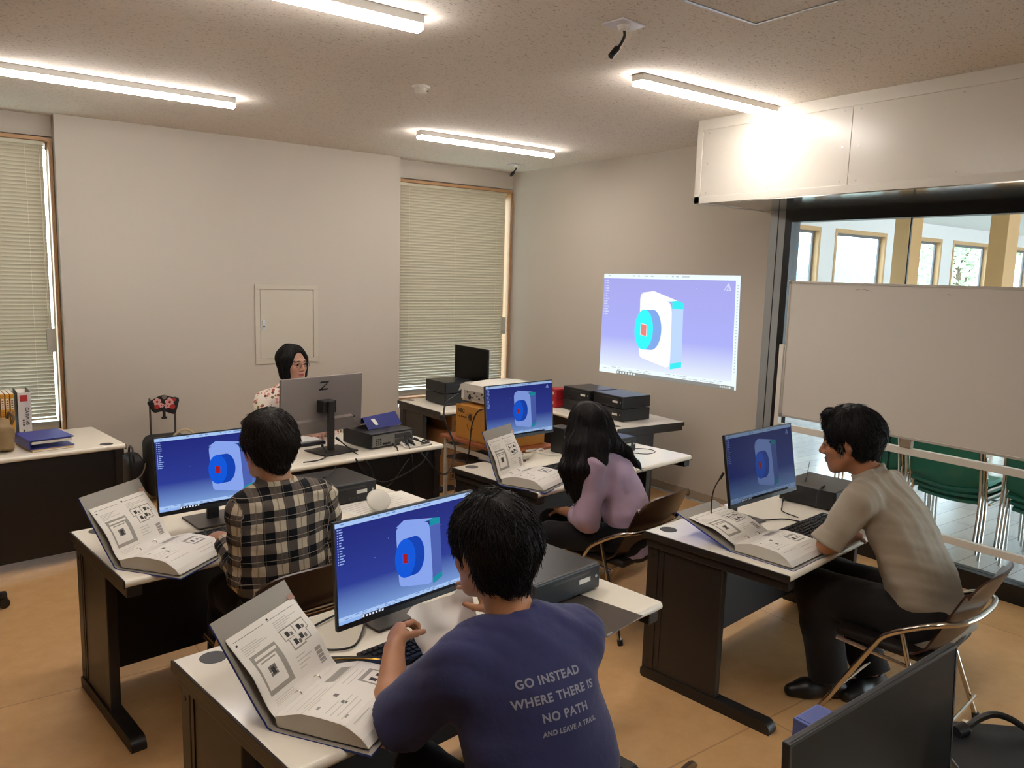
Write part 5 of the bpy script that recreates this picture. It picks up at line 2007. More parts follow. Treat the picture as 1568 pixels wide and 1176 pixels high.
def add_hand(F, wrist, d, across, normal, curl=.5, s=1.0, thumb=1.0, spread=.12, pinch=False):
    """d: direction of the fingers, across: towards the thumb side, normal: out of the palm side (fingers curl to it)"""
    d, across, normal = nrm(d), nrm(across), nrm(normal)
    w = np.array(wrist, float)
    M = np.stack([across, d, normal], 1)
    F.ell(w + d * .045 * s, s * A_(.040, .052, .017), M, .014)
    F.cap(w - d * .01, w + d * .04 * s, s * .026, s * .028, .015, sq=(normal, 1.35))
    for i, (off, L) in enumerate(((.029, .066), (.010, .074), (-.010, .069), (-.028, .054))):
        p = w + d * (.084 - abs(i - 1.2) * .005) * s + across * off * s
        ang = curl * .55
        q = across * (off / .03) * spread
        r = .0088
        for j, f in enumerate((.46, .30, .24)):
            dr = nrm((d + q) * math.cos(ang) + normal * math.sin(ang))
            e = p + dr * L * s * f
            F.cap(p, e, s * r, s * (r - .0006), .003)
            p = e
            r -= .0007
            ang += curl * (.75 if not pinch else .55)
    p = w + d * .024 * s + across * .028 * s
    dr = nrm(d * .62 + across * .62 * thumb + normal * (.30 + .4 * curl))
    e = p + dr * .042 * s
    F.cap(p, e, s * .0125, s * .0105, .010)
    dr = nrm(d * .85 + across * .15 + normal * (.2 + .6 * curl))
    F.cap(e, e + dr * .032 * s, s * .0100, s * .0082, .004)


def skin_mat(name, col):
    m = attr_base(name, .48)
    m.node_tree.nodes['Principled BSDF'].inputs['Subsurface Weight'].default_value = 0.06
    m.node_tree.nodes['Principled BSDF'].inputs['Subsurface Radius'].default_value = (.012, .005, .003)
    return m


def cloth_noise(seed, amp, axis=(0, 0, 1), f=38.):
    rr = random.Random(seed)
    a = nrm(axis)
    b = nrm(np.cross(a, A_(.3, .8, .5)))
    c = np.cross(a, b)
    p = [rr.uniform(0, 6) for _ in range(6)]

    def fn(X, Y, Z):
        u = X * a[0] + Y * a[1] + Z * a[2]
        v = X * b[0] + Y * b[1] + Z * b[2]
        w_ = X * c[0] + Y * c[1] + Z * c[2]
        wv = np.sin(f * u + 3.0 * np.sin(9 * v + p[0]) + 2.2 * np.sin(11 * w_ + p[1]) + p[2])
        w2 = np.sin(f * .55 * (u * .6 + v * .8) + 2.5 * np.sin(8 * w_ + p[3]) + p[4])
        gate = .5 + .5 * np.sin(7 * u + 6 * v + p[5])
        return -amp * (np.maximum(wv, -.2) * gate + .8 * w2 * (1 - gate))
    return fn


class Hair:
    """locks laid over a scalp mesh"""
    def __init__(s, V, F):
        s.bvh = BVHTree.FromPolygons([Vector(v) for v in V], [tuple(int(i) for i in f) for f in F])
        s.mb = MB()

    def lock(s, p, dirn, length, r, steps=7, lift=.003, droop=.0, flick=0., jit=.1, rr=random, free_after=1.0):
        p = Vector(p)
        d = Vector(dirn).normalized()
        pts = [p.copy()]
        st = length / steps
        for i in range(steps):
            f = (i + 1) / steps
            d = (d + Vector((rr.gauss(0, jit), rr.gauss(0, jit), rr.gauss(0, jit))) * .35 + Vector((0, 0, -droop))).normalized()
            q = p + d * st
            if f <= free_after:
                hit, nn, _, dist = s.bvh.find_nearest(q)
                if hit is not None:
                    q = hit + nn * (lift + flick * max(0, f - .5))
            d2 = (q - p)
            if d2.length > 1e-6:
                d = d2.normalized()
            p = q
            pts.append(p.copy())
        rad = [r * (1 - .75 * (i / (len(pts) - 1)) ** 1.5) for i in range(len(pts))]
        s.mb.tube(pts, rad, 4, 0, 0)


def hair_mat(name, col, rough=.5):
    m = mat(name, col, max(rough, .5), spec=.22, bump=(160, .25, (1, 1, .25)))
    return m


HAIRB = hair_mat('hair_black', '#0e0b0a')
HAIRB2 = hair_mat('hair_dark_brown', '#19110d', .3)
SKIN = skin_mat('skin', '#b98763')


def skin_cols(V, w, M, c, s, base, lips=None, brow=None, stub=None):
    base = np.array(lin(base))
    C = np.tile(base, (len(V), 1))
    L = ((V - np.array(c)) @ M) / s          # head coordinates
    face = (L[:, 1] > .06) & (np.abs(L[:, 0]) < .07) & (np.abs(L[:, 2]) < .13)
    if lips:
        q = np.exp(-((L[:, 0] / .022) ** 4 + ((L[:, 2] + .068) / .011) ** 4)) * face
        C = C * (1 - q[:, None]) + np.array(lin(lips)) * q[:, None]
    ck = np.exp(-(((np.abs(L[:, 0]) - .04) / .022) ** 2 + ((L[:, 2] + .035) / .022) ** 2)) * face * .35
    C = C * (1 - ck[:, None]) + np.array(lin('#b87055')) * ck[:, None]
    if brow:
        zz = L[:, 2] - (.026 - .18 * np.maximum(0, np.abs(L[:, 0]) - .03))
        q = np.exp(-(((np.abs(L[:, 0]) - .033) / .019) ** 4 + (zz / .0045) ** 4)) * (L[:, 1] > .05)
        C = C * (1 - q[:, None]) + np.array(lin(brow)) * q[:, None]
    return np.concatenate([C, np.ones((len(V), 1))], 1)


def eyes(c, M, s, parent, origin):
    for sx in (-1, 1):
        b = MB()
        cc = np.array(c) + M @ (s * A_(sx * .032, .0815, .003))
        T = Matrix([list(M[i]) + [0] for i in range(3)] + [[0, 0, 0, 1]])
        vs, n, mm = [], 10, 16
        pos = Vector(cc) - Vector(origin)
        # ball made of white, iris and pupil rings around the forward axis
        rr_ = s * .0125
        for i in range(n + 1):
            th = PI * i / n
            for k in range(mm):
                a = 2 * PI * k / mm
                vs.append(pos + T.to_3x3() @ Vector((rr_ * math.sin(th) * math.cos(a), rr_ * math.cos(th), rr_ * math.sin(th) * math.sin(a) * .75)))
        fs = [(i * mm + k, i * mm + (k + 1) % mm, (i + 1) * mm + (k + 1) % mm, (i + 1) * mm + k) for i in range(n) for k in range(mm)]
        b.add(vs, fs)
        b.m = [1 if i < mm * 3 else 0 for i in range(len(fs))]
        b.obj('eye', [mat('eye_white', '#d8d0c6', .25), mat('iris_dark', '#1a100c', .15)], parent, True)


def person(name_label, J, spec):
    """J: joints in world space. spec: options. returns root"""
    P, N, Hd = [np.array(J[k]) for k in ('P', 'N', 'Hd')]
    root = thing('person', name_label, 'person', (P[0], P[1], 0))
    org = (P[0], P[1], 0)
    fwd = nrm(spec['fwd'])
    C = np.array(J.get('C', P * .45 + N * .55))
    SL, SR, EL, ER, WL, WR = [np.array(J[k]) for k in ('SL', 'SR', 'EL', 'ER', 'WL', 'WR')]
    s = spec.get('hs', .92)
    M = head_frame(*spec['head'])
    sp = nrm(N - P)
    lat = nrm(SR - SL)
    fr = nrm(np.cross(sp, lat)) * -1
    if fr @ fwd < 0:
        fr = -fr
    g = spec.get('girth', 1.0)
    # ------------------------------------------------ body (skin)
    pts = [P, N, Hd, SL, SR, EL, ER, WL, WR] + [np.array(J[k]) for k in ('KL', 'KR', 'AL', 'AR') if k in J]
    lo, hi = np.min(pts, 0) - .20, np.max(pts, 0) + .20
    lo[2] = max(lo[2], -.02) if 'AL' in J else lo[2]
    B = Field(lo, hi, spec.get('vox', .0048))
    w = add_head(B, Hd, M, s)
    B.cap(w(0, -.025, -.05), N + sp * .0, s * .054 * spec.get('neck', 1), s * .060 * spec.get('neck', 1), .03)
    B.cap(N - sp * .02, C, .06, .095, .05, sq=(fr, 1.25))
    B.cap(C, P, .095, .10, .05, sq=(fr, 1.2))
    for S in (SL, SR):
        B.cap(N - sp * .03, S, .045, .045, .04)
    for S, E, W_, hd in ((SL, EL, WL, spec['handL']), (SR, ER, WR, spec['handR'])):
        a = spec.get('arm', 1.0)
        B.cap(S, E, .046 * a, .037 * a, .03)
        B.cap(E, E + (W_ - E) * .35, .038 * a, .040 * a, .02)
        B.cap(E + (W_ - E) * .35, W_, .040 * a, .026 * a, .02)
        if hd:
            add_hand(B, W_, *hd[:3], **(hd[3] if len(hd) > 3 else {}))
    if 'KL' in J:
        for sg, K_, A__ in ((-1, 'KL', 'AL'), (1, 'KR', 'AR')):
            hip = P + lat * sg * .085
            B.cap(hip, J[K_], .07, .048, .04)
            B.cap(J[K_], J[A__], .048, .034, .02)
    V, F = B.mesh()
    cols = skin_cols(V, w, M, Hd, s, spec.get('skin', '#b98763'), spec.get('lips'), spec.get('brow'))
    mesh_obj('body', V, F, SKIN, root, org, [('pix', 'FLOAT_COLOR', cols)], 1)
    # ------------------------------------------------ shirt
    Sh = Field(lo - .06, hi + .06, spec.get('svox', .0062))
    hem = P - sp * spec.get('hem', .06)
    tw = spec.get('torso', (.165, .160, .172))
    Sh.cap(hem, P + (C - P) * .5, tw[0] * g, tw[1] * g, .0, sq=(fr, spec.get('flat', 1.38)), cutA=True)
    Sh.cap(P + (C - P) * .5, C + (N - C) * .25, tw[1] * g, tw[2] * g, .06, sq=(fr, 1.5))
    Sh.cap(C, C + (N - C) * .55 - fr * .015, tw[2] * g * .85, .13 * g, .05, sq=(fr, 1.45))
    srad = spec.get('shr', .060)
    Sh.cap(SL, SR, srad, srad, .06)
    for S in (SL, SR):
        Sh.cap(N - sp * .022, N * .35 + S * .65, .062, srad, .05)
    arms = []
    for S, E, W_ in ((SL, EL, WL), (SR, ER, WR)):
        sl = spec['sleeve']
        ra, rb = spec.get('sr', (.066, .058))
        if sl == 'short':
            e = S + (E - S) * spec.get('cutat', .86)
            Sh.cap(S, e, ra, rb, .04, cutB=True)
            if spec.get('rolled'):
                q = nrm(E - S)
                Sh.cap(e - q * .055, e, rb + .004, rb + .008, .005, cutA=True, cutB=True)
            arms.append((S, e))
        else:
            Sh.cap(S, E, ra, rb, .04)
            t = spec.get('cuff', .9)
            e = E + (W_ - E) * t
            Sh.cap(E, e, rb * .98, spec.get('cr', .042), .025, cutB=True)
            if spec.get('rolled'):
                q = nrm(W_ - E)
                Sh.cap(e - q * .055, e, spec['cr'] + .007, spec['cr'] + .009, .006, cutA=True, cutB=True)
            arms += [(S, E), (E, e)]
    col = spec.get('collar')
    nk = nrm(w(0, -.03, -.06) - N)
    cb = N + nk * .012
    fn_ = nrm(fr - nk * (fr @ nk))
    if col:
        Sh.cap(cb - nk * .03, cb + nk * .048 - fn_ * .004, .078, .068, .010, cutB=True)
        Sh.cap(cb - nk * .02, cb + nk * .020 - fn_ * .004, .090, .084, .008, cutB=True)
        Sh.cap(cb + nk * .022, cb + nk * .12, .061, .066, .003, op='sub')
        Sh.ell(cb + fn_ * .062 + nk * .03, (.035, .035, .05), None, .01, 'sub')
    else:
        Sh.cap(cb - nk * .03, cb + nk * .022, .084, .074, .014, cutB=True)
        Sh.cap(cb + nk * .006, cb + nk * .10, .064, .070, .004, op='sub')
    if spec.get('wr'):
        for a in spec['wr']:
            Sh.wrinkle(cloth_noise(*a))
    V, F = Sh.mesh()
    # pattern coordinates: across, along the nearest limb
    segs = [(P, N, lat, None)] + [(a, b, None, 1) for a, b in arms]
    best = np.full(len(V), 1e9)
    pat = np.zeros((len(V), 3))
    for i, (a, b, la, arm) in enumerate(segs):
        d = b - a
        L = np.linalg.norm(d)
        t = (V - a) @ d / L ** 2
        q = a + np.clip(t, -.3 if i == 0 else 0, 1)[:, None] * d
        dd = np.linalg.norm(V - q, axis=1) - (.17 if i == 0 else .062)
        m = dd < best
        best = np.where(m, dd, best)
        dn = d / L
        if i == 0:
            u, v = (V - a) @ lat, t * L
        else:
            e1 = nrm(np.cross(dn, fr + .3 * lat))
            e2 = np.cross(dn, e1)
            u = np.arctan2((V - a) @ e2, (V - a) @ e1) * .058
            v = t * L
        pat[m, 0], pat[m, 1], pat[m, 2] = u[m], v[m], (0 if i == 0 else 1)
    shirt = mesh_obj('shirt' if spec.get('shirt_name') is None else spec['shirt_name'], V, F, spec['shirt'], root, org, [('pat', 'FLOAT_VECTOR', pat)], 1)
    shirt_geo = (V, F)
    # ------------------------------------------------ trousers and shoes
    if 'KL' in J:
        T = Field(np.minimum(lo, lo) - .05, np.array([hi[0] + .05, hi[1] + .05, P[2] + .22]), .0075)
        T.cap(P - lat * .04, P + lat * .04, .125, .125, .04, sq=(fr, 1.15))
        T.cap(P, P + sp * .06, .145, .14, .04, sq=(fr, 1.3), cutB=True)
        for sg, K_, A__ in ((-1, 'KL', 'AL'), (1, 'KR', 'AR')):
            K, A__ = np.array(J[K_]), np.array(J[A__])
            hip = P + lat * sg * .09
            tr = spec.get('leg', (.088, .066, .055))
            T.cap(hip, K, tr[0], tr[1], .05)
            T.cap(K, A__, tr[1], tr[2], .03, cutB=True)
        T.wrinkle(cloth_noise(spec.get('seed', 1) + 50, .004, (0.2, .3, 1), 34))
        V, F = T.mesh()
        mesh_obj('trousers', V, F, spec.get('trouser_mat'), root, org, None, 1)
        for sg, A__, tk in ((-1, 'AL', 'toeL'), (1, 'AR', 'toeR')):
            A__ = np.array(J[A__])
            td = nrm(spec.get(tk, fwd))
            base = A_(A__[0], A__[1], 0)
            S = Field(np.array([A__[0] - .3, A__[1] - .3, -.01]), np.array([A__[0] + .3, A__[1] + .3, A__[2] + .08]), .005)
            S.cap(base - td * .055 + A_(0, 0, .042), base + td * .10 + A_(0, 0, .036), .040, .042, .0)
            S.cap(base + td * .10 + A_(0, 0, .034), base + td * .165 + A_(0, 0, .026), .043, .030, .03)
            S.cap(base - td * .02 + A_(0, 0, .05), A__ + A_(0, 0, .01), .042, .040, .03, cutB=True)
            S.plane((0, 0, 0.0015), (0, 0, -1))
            V, F = S.mesh()
            sh = mesh_obj('shoe', V, F, mat('shoe_black', '#131211', .4), root, org, None, 1)
    return root, org, w, M, s, shirt, shirt_geo, (sp, lat, fr)


def cut_hair(root, org, Hd, M, s, mtl, fn, locks, seed=1, name='hair'):
    """fn(Field) shapes the hair mass; locks(H, V, rr) lays strands over it"""
    Hd = np.array(Hd)
    F_ = Field(Hd - A_(.26, .26, .5), Hd + A_(.26, .26, .2), .0046)
    fn(F_)
    V, F = F_.mesh()
    H = Hair(V, F)
    rr = random.Random(seed)
    locks(H, V, rr)
    nb = len(V)
    vs = [tuple(v) for v in V] + [tuple(v) for v in H.mb.v]
    fs = [tuple(int(i) for i in f) for f in F] + [tuple(i + nb for i in f) for f in H.mb.f]
    o = MB().add([(v[0] - org[0], v[1] - org[1], v[2] - org[2]) for v in vs], fs).obj(name, mtl, root)
    o.data.polygons.foreach_set('use_smooth', [True] * len(o.data.polygons))
    return o


def short_hair(Hd, M, s, back_low=-.075, side_low=-.02, front=.045, vol=.012, seed=0, amp=.004, mess=1.0):
    Hd = np.array(Hd)

    def w(x, y, z):
        return Hd + M @ (s * A_(x, y, z))

    def fn(F):
        F.ell(w(0, -.018, .040), s * A_(.079 + vol, .102 + vol, .094 + vol), M, .0)
        F.cap(w(0, -.070, .02), w(0, -.062, back_low + .03), s * (.055 + vol), s * .046, .03)
        for sx in (-1, 1):
            F.cap(w(sx * .058, -.030, .02), w(sx * .052, -.045, back_low + .045), s * .035, s * .026, .025)
            F.cap(w(sx * .066, .028, .03), w(sx * .071, .022, side_low), s * .016, s * .006, .02)
        F.wrinkle(cloth_noise(seed, amp, M @ A_(1, .2, .1), 110))
        # open the face
        F.ell(w(0, .105, -.035), s * A_(.066, .075, .092), M, .012, 'sub')
        F.ell(w(0, .10, -.10), s * A_(.09, .09, .06), M, .01, 'sub')
        for sx in (-1, 1):
            F.ell(w(sx * .088, .012, -.020), s * A_(.020, .032, .042), M, .01, 'sub')
        F.ell(w(0, -.01, -.115 + (back_low + .075)), s * A_(.09, .06, .05), M, .01, 'sub')

    def locks(H, V, rr):
        cr = Vector(w(0.01, -.045, .14))
        n = 0
        L = ((V - Hd) @ M) / s
        idx = list(range(len(V)))
        rr.shuffle(idx)
        for i in idx:
            x, y, z = L[i]
            if n >= 1500:
                break
            if z < -.03 and y > .02:
                continue
            p = Vector(V[i])
            d = (p - cr)
            d = d - d.normalized() * 0
            hit, nn, _, _ = H.bvh.find_nearest(p)
            if nn is None:
                continue
            t = d - nn * d.dot(nn)
            if t.length < 1e-5:
                continue
            sw = nn.cross(t).normalized() * .35
            H.lock(p, t.normalized() + sw + Vector((0, 0, -.2)), rr.uniform(.03, .055), rr.uniform(.0011, .0019), 5, .0025, .06, rr.uniform(0, .012) * mess, .25 + .12 * mess, rr, 1.0 if mess < 1.2 or rr.random() < .6 else .6)
            n += 1
    return fn, locks

# ------------------------------------------------------------------ clothes
def node_mat(name, rough=.8):
    m = bpy.data.materials.new(name)
    m.use_nodes = True
    nt = m.node_tree
    p = nt.nodes['Principled BSDF']
    p.inputs['Roughness'].default_value = rough
    p.inputs['Specular IOR Level'].default_value = .2
    n = nt.nodes.new('ShaderNodeTexNoise')
    t = nt.nodes.new('ShaderNodeTexCoord')
    n.inputs['Scale'].default_value = 26
    n.inputs['Detail'].default_value = 4
    nt.links.new(t.outputs['Object'], n.inputs['Vector'])
    b = nt.nodes.new('ShaderNodeBump')
    b.inputs['Strength'].default_value = .25
    b.inputs['Distance'].default_value = .012
    nt.links.new(n.outputs['Fac'], b.inputs['Height'])
    nt.links.new(b.outputs[0], p.inputs['Normal'])
    return m, nt, p


def plaid():
    m, nt, p = node_mat('plaid_cloth')
    a = nt.nodes.new('ShaderNodeAttribute')
    a.attribute_name = 'pat'
    s = nt.nodes.new('ShaderNodeSeparateXYZ')
    nt.links.new(a.outputs['Vector'], s.inputs[0])

    def M(op, x, y=None):
        n = nt.nodes.new('ShaderNodeMath')
        n.operation = op
        for i, q in enumerate((x, y)):
            if q is None:
                continue
            if isinstance(q, (int, float)):
                n.inputs[i].default_value = q
            else:
                nt.links.new(q, n.inputs[i])
        return n.outputs[0]

    def ramp(fr, stops):
        r = nt.nodes.new('ShaderNodeValToRGB')
        r.color_ramp.interpolation = 'CONSTANT'
        e = r.color_ramp.elements
        e[0].position, e[0].color = stops[0][0], (*lin(stops[0][1]), 1)
        e[1].position, e[1].color = stops[1][0], (*lin(stops[1][1]), 1)
        for q, c in stops[2:]:
            x = e.new(q)
            x.color = (*lin(c), 1)
        nt.links.new(fr, r.inputs[0])
        return r.outputs[0]
    fu = M('FRACT', M('ADD', M('DIVIDE', s.outputs[0], .082), 10.3))
    fv = M('FRACT', M('ADD', M('DIVIDE', s.outputs[1], .082), 10.1))
    du = M('MULTIPLY', M('LESS_THAN', fu, .50), 1.0)
    dv = M('MULTIPLY', M('LESS_THAN', fv, .52), 1.0)
    tot = M('DIVIDE', M('ADD', du, dv), 2.0)
    basec = ramp(tot, [(0, '#cdbfa6'), (.25, '#5d564f'), (.75, '#121318')])
    br = M('ADD', M('MULTIPLY', M('GREATER_THAN', fu, .70), M('LESS_THAN', fu, .76)), M('MULTIPLY', M('GREATER_THAN', fu, .06), M('LESS_THAN', fu, .09)))
    mx = nt.nodes.new('ShaderNodeMix')
    mx.data_type = 'RGBA'
    mx.inputs[7].default_value = (*lin('#7b6552'), 1)
    nt.links.new(M('MULTIPLY', br, .6), mx.inputs[0])
    nt.links.new(basec, mx.inputs[6])
    lt = M('MULTIPLY', M('GREATER_THAN', fv, .18), M('LESS_THAN', fv, .205))
    m2 = nt.nodes.new('ShaderNodeMix')
    m2.data_type = 'RGBA'
    m2.inputs[7].default_value = (*lin('#b8ae9c'), 1)
    nt.links.new(M('MULTIPLY', lt, .7), m2.inputs[0])
    nt.links.new(mx.outputs[2], m2.inputs[6])
    nt.links.new(m2.outputs[2], p.inputs['Base Color'])
    return m


def floral():
    m, nt, p = node_mat('floral_cloth')
    t = nt.nodes.new('ShaderNodeTexCoord')
    v = nt.nodes.new('ShaderNodeTexVoronoi')
    v.inputs['Scale'].default_value = 42
    nt.links.new(t.outputs['Object'], v.inputs['Vector'])
    r = nt.nodes.new('ShaderNodeValToRGB')
    r.color_ramp.elements[0].position = .42
    r.color_ramp.elements[0].color = (1, 1, 1, 1)
    r.color_ramp.elements[1].position = .50
    r.color_ramp.elements[1].color = (0, 0, 0, 1)
    nt.links.new(v.outputs['Distance'], r.inputs[0])
    s = nt.nodes.new('ShaderNodeSeparateColor')
    nt.links.new(v.outputs['Color'], s.inputs[0])
    c = nt.nodes.new('ShaderNodeValToRGB')
    c.color_ramp.interpolation = 'CONSTANT'
    e = c.color_ramp.elements
    e[0].color = (*lin('#a5524a'), 1)
    e[1].position = .25
    e[1].color = (*lin('#6f6a3c'), 1)
    for q, h in ((.45, '#d98f86'), (.62, '#5a4038'), (.72, '#e8dccb')):
        x = e.new(q)
        x.color = (*lin(h), 1)
    nt.links.new(s.outputs[0], c.inputs[0])
    mx = nt.nodes.new('ShaderNodeMix')
    mx.data_type = 'RGBA'
    mx.inputs[6].default_value = (*lin('#e8dccb'), 1)
    nt.links.new(r.outputs[0], mx.inputs[0])
    nt.links.new(c.outputs[0], mx.inputs[7])
    nt.links.new(mx.outputs[2], p.inputs['Base Color'])
    return m


def plain(name, col, rough=.8):
    m, nt, p = node_mat(name, rough)
    p.inputs['Base Color'].default_value = (*lin(col), 1)
    p.inputs['Sheen Weight'].default_value = .15
    return m


PLAID = plaid()
FLORAL = floral()
NAVY = plain('navy_jersey', '#34365c', .85)
LILAC = plain('lilac_cotton', '#b39bb0', .8)
KHAKI = plain('khaki_grey_cotton', '#a39886', .8)
TROUS = plain('trousers_black', '#141315', .8)
TROUSG = plain('trousers_charcoal', '#1d1b1a', .8)

UP = A_(0, 0, 1)

# ------------------------------------------------------------------ A: plaid shirt
fA = A_(-.13, .99, 0)
JA = dict(P=(1.03, 2.85, .49), C=(1.02, 2.87, .79), N=(1.012, 2.885, .985), Hd=(.988, 2.915, 1.15), SL=(.885, 2.865, .925), SR=(1.175, 2.87, .93), EL=(.885, 2.89, .665), ER=(1.25, 2.92, .665),
          WL=(.865, 3.135, .740), WR=(1.27, 3.18, .735), KL=(.90, 3.22, .48), KR=(1.15, 3.25, .48), AL=(.88, 3.26, .085), AR=(1.17, 3.28, .085))
ra = person('person in a black and cream plaid shirt seated with back to us, left of centre', JA,
            dict(fwd=fA, head=(.20, .10, 0.), hs=1.0, skin='#bd8a68', shirt=PLAID, sleeve='long', cuff=.86, cr=.046, sr=(.070, .060), collar='shirt', torso=(.162, .160, .168), hem=.13,
                 handL=(A_(.05, .98, -.12), A_(.9, -.1, .1), A_(0, -.1, -1), dict(curl=.5)), handR=(A_(-.25, .95, -.1), A_(-.9, -.2, .1), A_(0, 0, -1), dict(curl=.5)),
                 wr=[(11, .0055, (.1, .2, 1), 75), (12, .004, (1, .2, .5), 90)], trouser_mat=TROUS, seed=4))
root, org, w, M, s, sh, geo, fr3 = ra
fn, lk = short_hair(JA['Hd'], M, s, -.085, -.03, vol=.018, seed=3, mess=1.4)
cut_hair(root, org, JA['Hd'], M, s, HAIRB2, fn, lk, 2)
tgm = MB()
tgm.add([A_(.845, 2.62, .545) - org, A_(.875, 2.615, .55) - org, A_(.835, 2.60, .43) - org, A_(.805, 2.605, .425) - org, A_(.845, 2.621, .545) - org, A_(.875, 2.616, .55) - org, A_(.835, 2.601, .43) - org, A_(.805, 2.606, .425) - org],
        [(3, 2, 1, 0), (4, 5, 6, 7), (0, 1, 5, 4), (2, 3, 7, 6), (1, 2, 6, 5), (3, 0, 4, 7)])
tgm.obj('white_tag', PAPER, root)

# ------------------------------------------------------------------ B: navy T-shirt
fB = A_(-.06, 1, 0)
JB = dict(P=(1.14, 1.32, .48), C=(1.125, 1.40, .76), N=(1.115, 1.485, .965), Hd=(1.10, 1.565, 1.135), SL=(.945, 1.475, .895), SR=(1.285, 1.445, .895), EL=(.845, 1.625, .70), ER=(1.415, 1.62, .72),
          WL=(.962, 1.825, .795), WR=(1.325, 1.86, .80), KL=(1.0, 1.74, .47), KR=(1.28, 1.74, .47), AL=(1.0, 1.76, .085), AR=(1.28, 1.78, .085))
rb = person('person in a navy T-shirt with back print, seated nearest the camera', JB,
            dict(fwd=fB, head=(.10, .12, 0.), hs=1.02, skin='#b67f58', shirt=NAVY, sleeve='short', sr=(.074, .084), shr=.066, arm=1.1, collar=None, torso=(.185, .190, .196), hem=.10, svox=.0055, girth=1.0, vox=.0045,
                 handL=(A_(.55, .75, .25), A_(.55, -.5, .6), A_(.75, -.2, -.55), dict(curl=1.25, s=1.0, thumb=.8)), handR=(A_(-.35, .45, .75), A_(-.75, -.6, .1), A_(-.5, .55, -.5), dict(curl=.75, pinch=True)),
                 wr=[(21, .0055, (.5, .2, 1), 55), (22, .004, (1, .3, .4), 70)], trouser_mat=TROUS, seed=7))
root, org, w, M, s, sh, geoB, fr3B = rb
rootB = root
fn, lk = short_hair(JB['Hd'], M, s, -.098, -.03, vol=.020, seed=8, amp=.006, mess=2.0)
cut_hair(root, org, JB['Hd'], M, s, HAIRB, fn, lk, 5)
# back print, laid on the cloth
bvhB = BVHTree.FromPolygons([Vector(v) for v in geoB[0]], [tuple(int(i) for i in f) for f in geoB[1]])
spB, latB, frB = fr3B
PRINT = mat('print_grey', '#8f8d98', .7)
base = A_(*JB['P']) + spB * .0


def back_text(body, size, lat_off, up_off, rot=0.0, **kw):
    me = text_mesh(body, size, extrude=0, **kw)
    cr, sr_ = math.cos(rot), math.sin(rot)
    bmx = bmesh.new()
    bmx.from_mesh(me)
    bmesh.ops.triangulate(bmx, faces=bmx.faces[:])
    bmesh.ops.subdivide_edges(bmx, edges=[e for e in bmx.edges if e.calc_length() > .012], cuts=1)
    for v in bmx.verts:
        x, y = v.co.x * cr - v.co.y * sr_ + lat_off, v.co.x * sr_ + v.co.y * cr + up_off
        o = Vector(base + latB * x + spB * y - frB * .5)
        hit, n, i, d = bvhB.ray_cast(o, Vector(frB))
        if hit is None:
            hit, n = o + Vector(frB) * .3, -Vector(frB)
        v.co = hit - Vector(frB) * .0012 - Vector(org)
    bmx.to_mesh(me)
    bmx.free()
    me.materials.clear()
    me.materials.append(PRINT)
    ob = bpy.data.objects.new('back_print', me)
    COL.objects.link(ob)
    ob.parent = rootB


BT = (-.008, .350)
back_text('GO INSTEAD', .0275, BT[0] + .004, BT[1] + .046, offset=.0008, spacing=1.12)
back_text('WHERE THERE IS', .0275, BT[0] + .012, BT[1] + .004, offset=.0008, spacing=1.12)
back_text('NO PATH', .0275, BT[0] + .024, BT[1] - .038, offset=.0008, spacing=1.12)
back_text('AND LEAVE A TRAIL.', 0.0155, BT[0] + .030, BT[1] - .072, offset=.0006, spacing=1.1, shear=.15)
# the cloth in the hands
tis = thing('white_cloth', 'white cloth held between the hands of the person in navy', 'cloth', (1.16, 1.90, .80), 0)
cA, cB_, cC, cD = Vector((1.055, 1.925, .835)), Vector((1.275, 1.975, .870)), Vector((1.30, 1.885, .765)), Vector((1.07, 1.85, .735))
MB().sheet(lambda u, v: (cA.lerp(cB_, u).lerp(cD.lerp(cC, u), v) + Vector((.006 * math.sin(9 * v + 4 * u), .012 * math.sin(7 * u + 2 * v) + .008 * math.sin(13 * u - 3 * v), .010 * math.sin(5 * u + 6 * v) - .012 * math.sin(PI * u) * (1 - v))) - Vector((1.16, 1.90, .80))), 22, 14, .0012).obj('cloth', mat('tissue_white', '#e6dfd5', .85), tis, 60)

# ------------------------------------------------------------------ C: lilac shirt
fC = A_(-.62, .78, 0)
JC = dict(P=(2.90, 2.82, .49), C=(2.86, 2.91, .74), N=(2.79, 2.985, .925), Hd=(2.715, 3.02, 1.050), SL=(2.645, 2.90, .86), SR=(2.925, 3.06, .875), EL=(2.615, 2.875, .605), ER=(3.03, 3.16, .66),
          WL=(2.665, 3.10, .575), WR=(2.98, 3.27, .73), KL=(2.54, 3.08, .475), KR=(2.68, 3.24, .475), AL=(2.56, 3.14, .085), AR=(2.72, 3.33, .085))
rc = person('person in a lilac shirt with long black hair, seated at the middle desk', JC,
            dict(fwd=fC, head=(.30, .12, -.10), hs=.98, skin='#bb8868', shirt=LILAC, sleeve='long', cuff=.55, cr=.052, sr=(.074, .066), collar='shirt', torso=(.165, .160, .160), hem=.10, girth=.98,
                 handL=(A_(.05, .95, -.2), A_(.9, 0, .2), A_(-.1, 0, -1), dict(curl=.35, s=.92)), handR=(A_(-.7, .6, -.1), A_(-.5, -.7, .1), A_(0, 0, -1), dict(curl=.4, s=.92)),
                 wr=[(31, .0065, (.4, .2, 1), 70), (32, .005, (1, .3, .3), 85)], trouser_mat=TROUS, seed=9))
root, org, w, M, s, sh, geoC, _ = rc


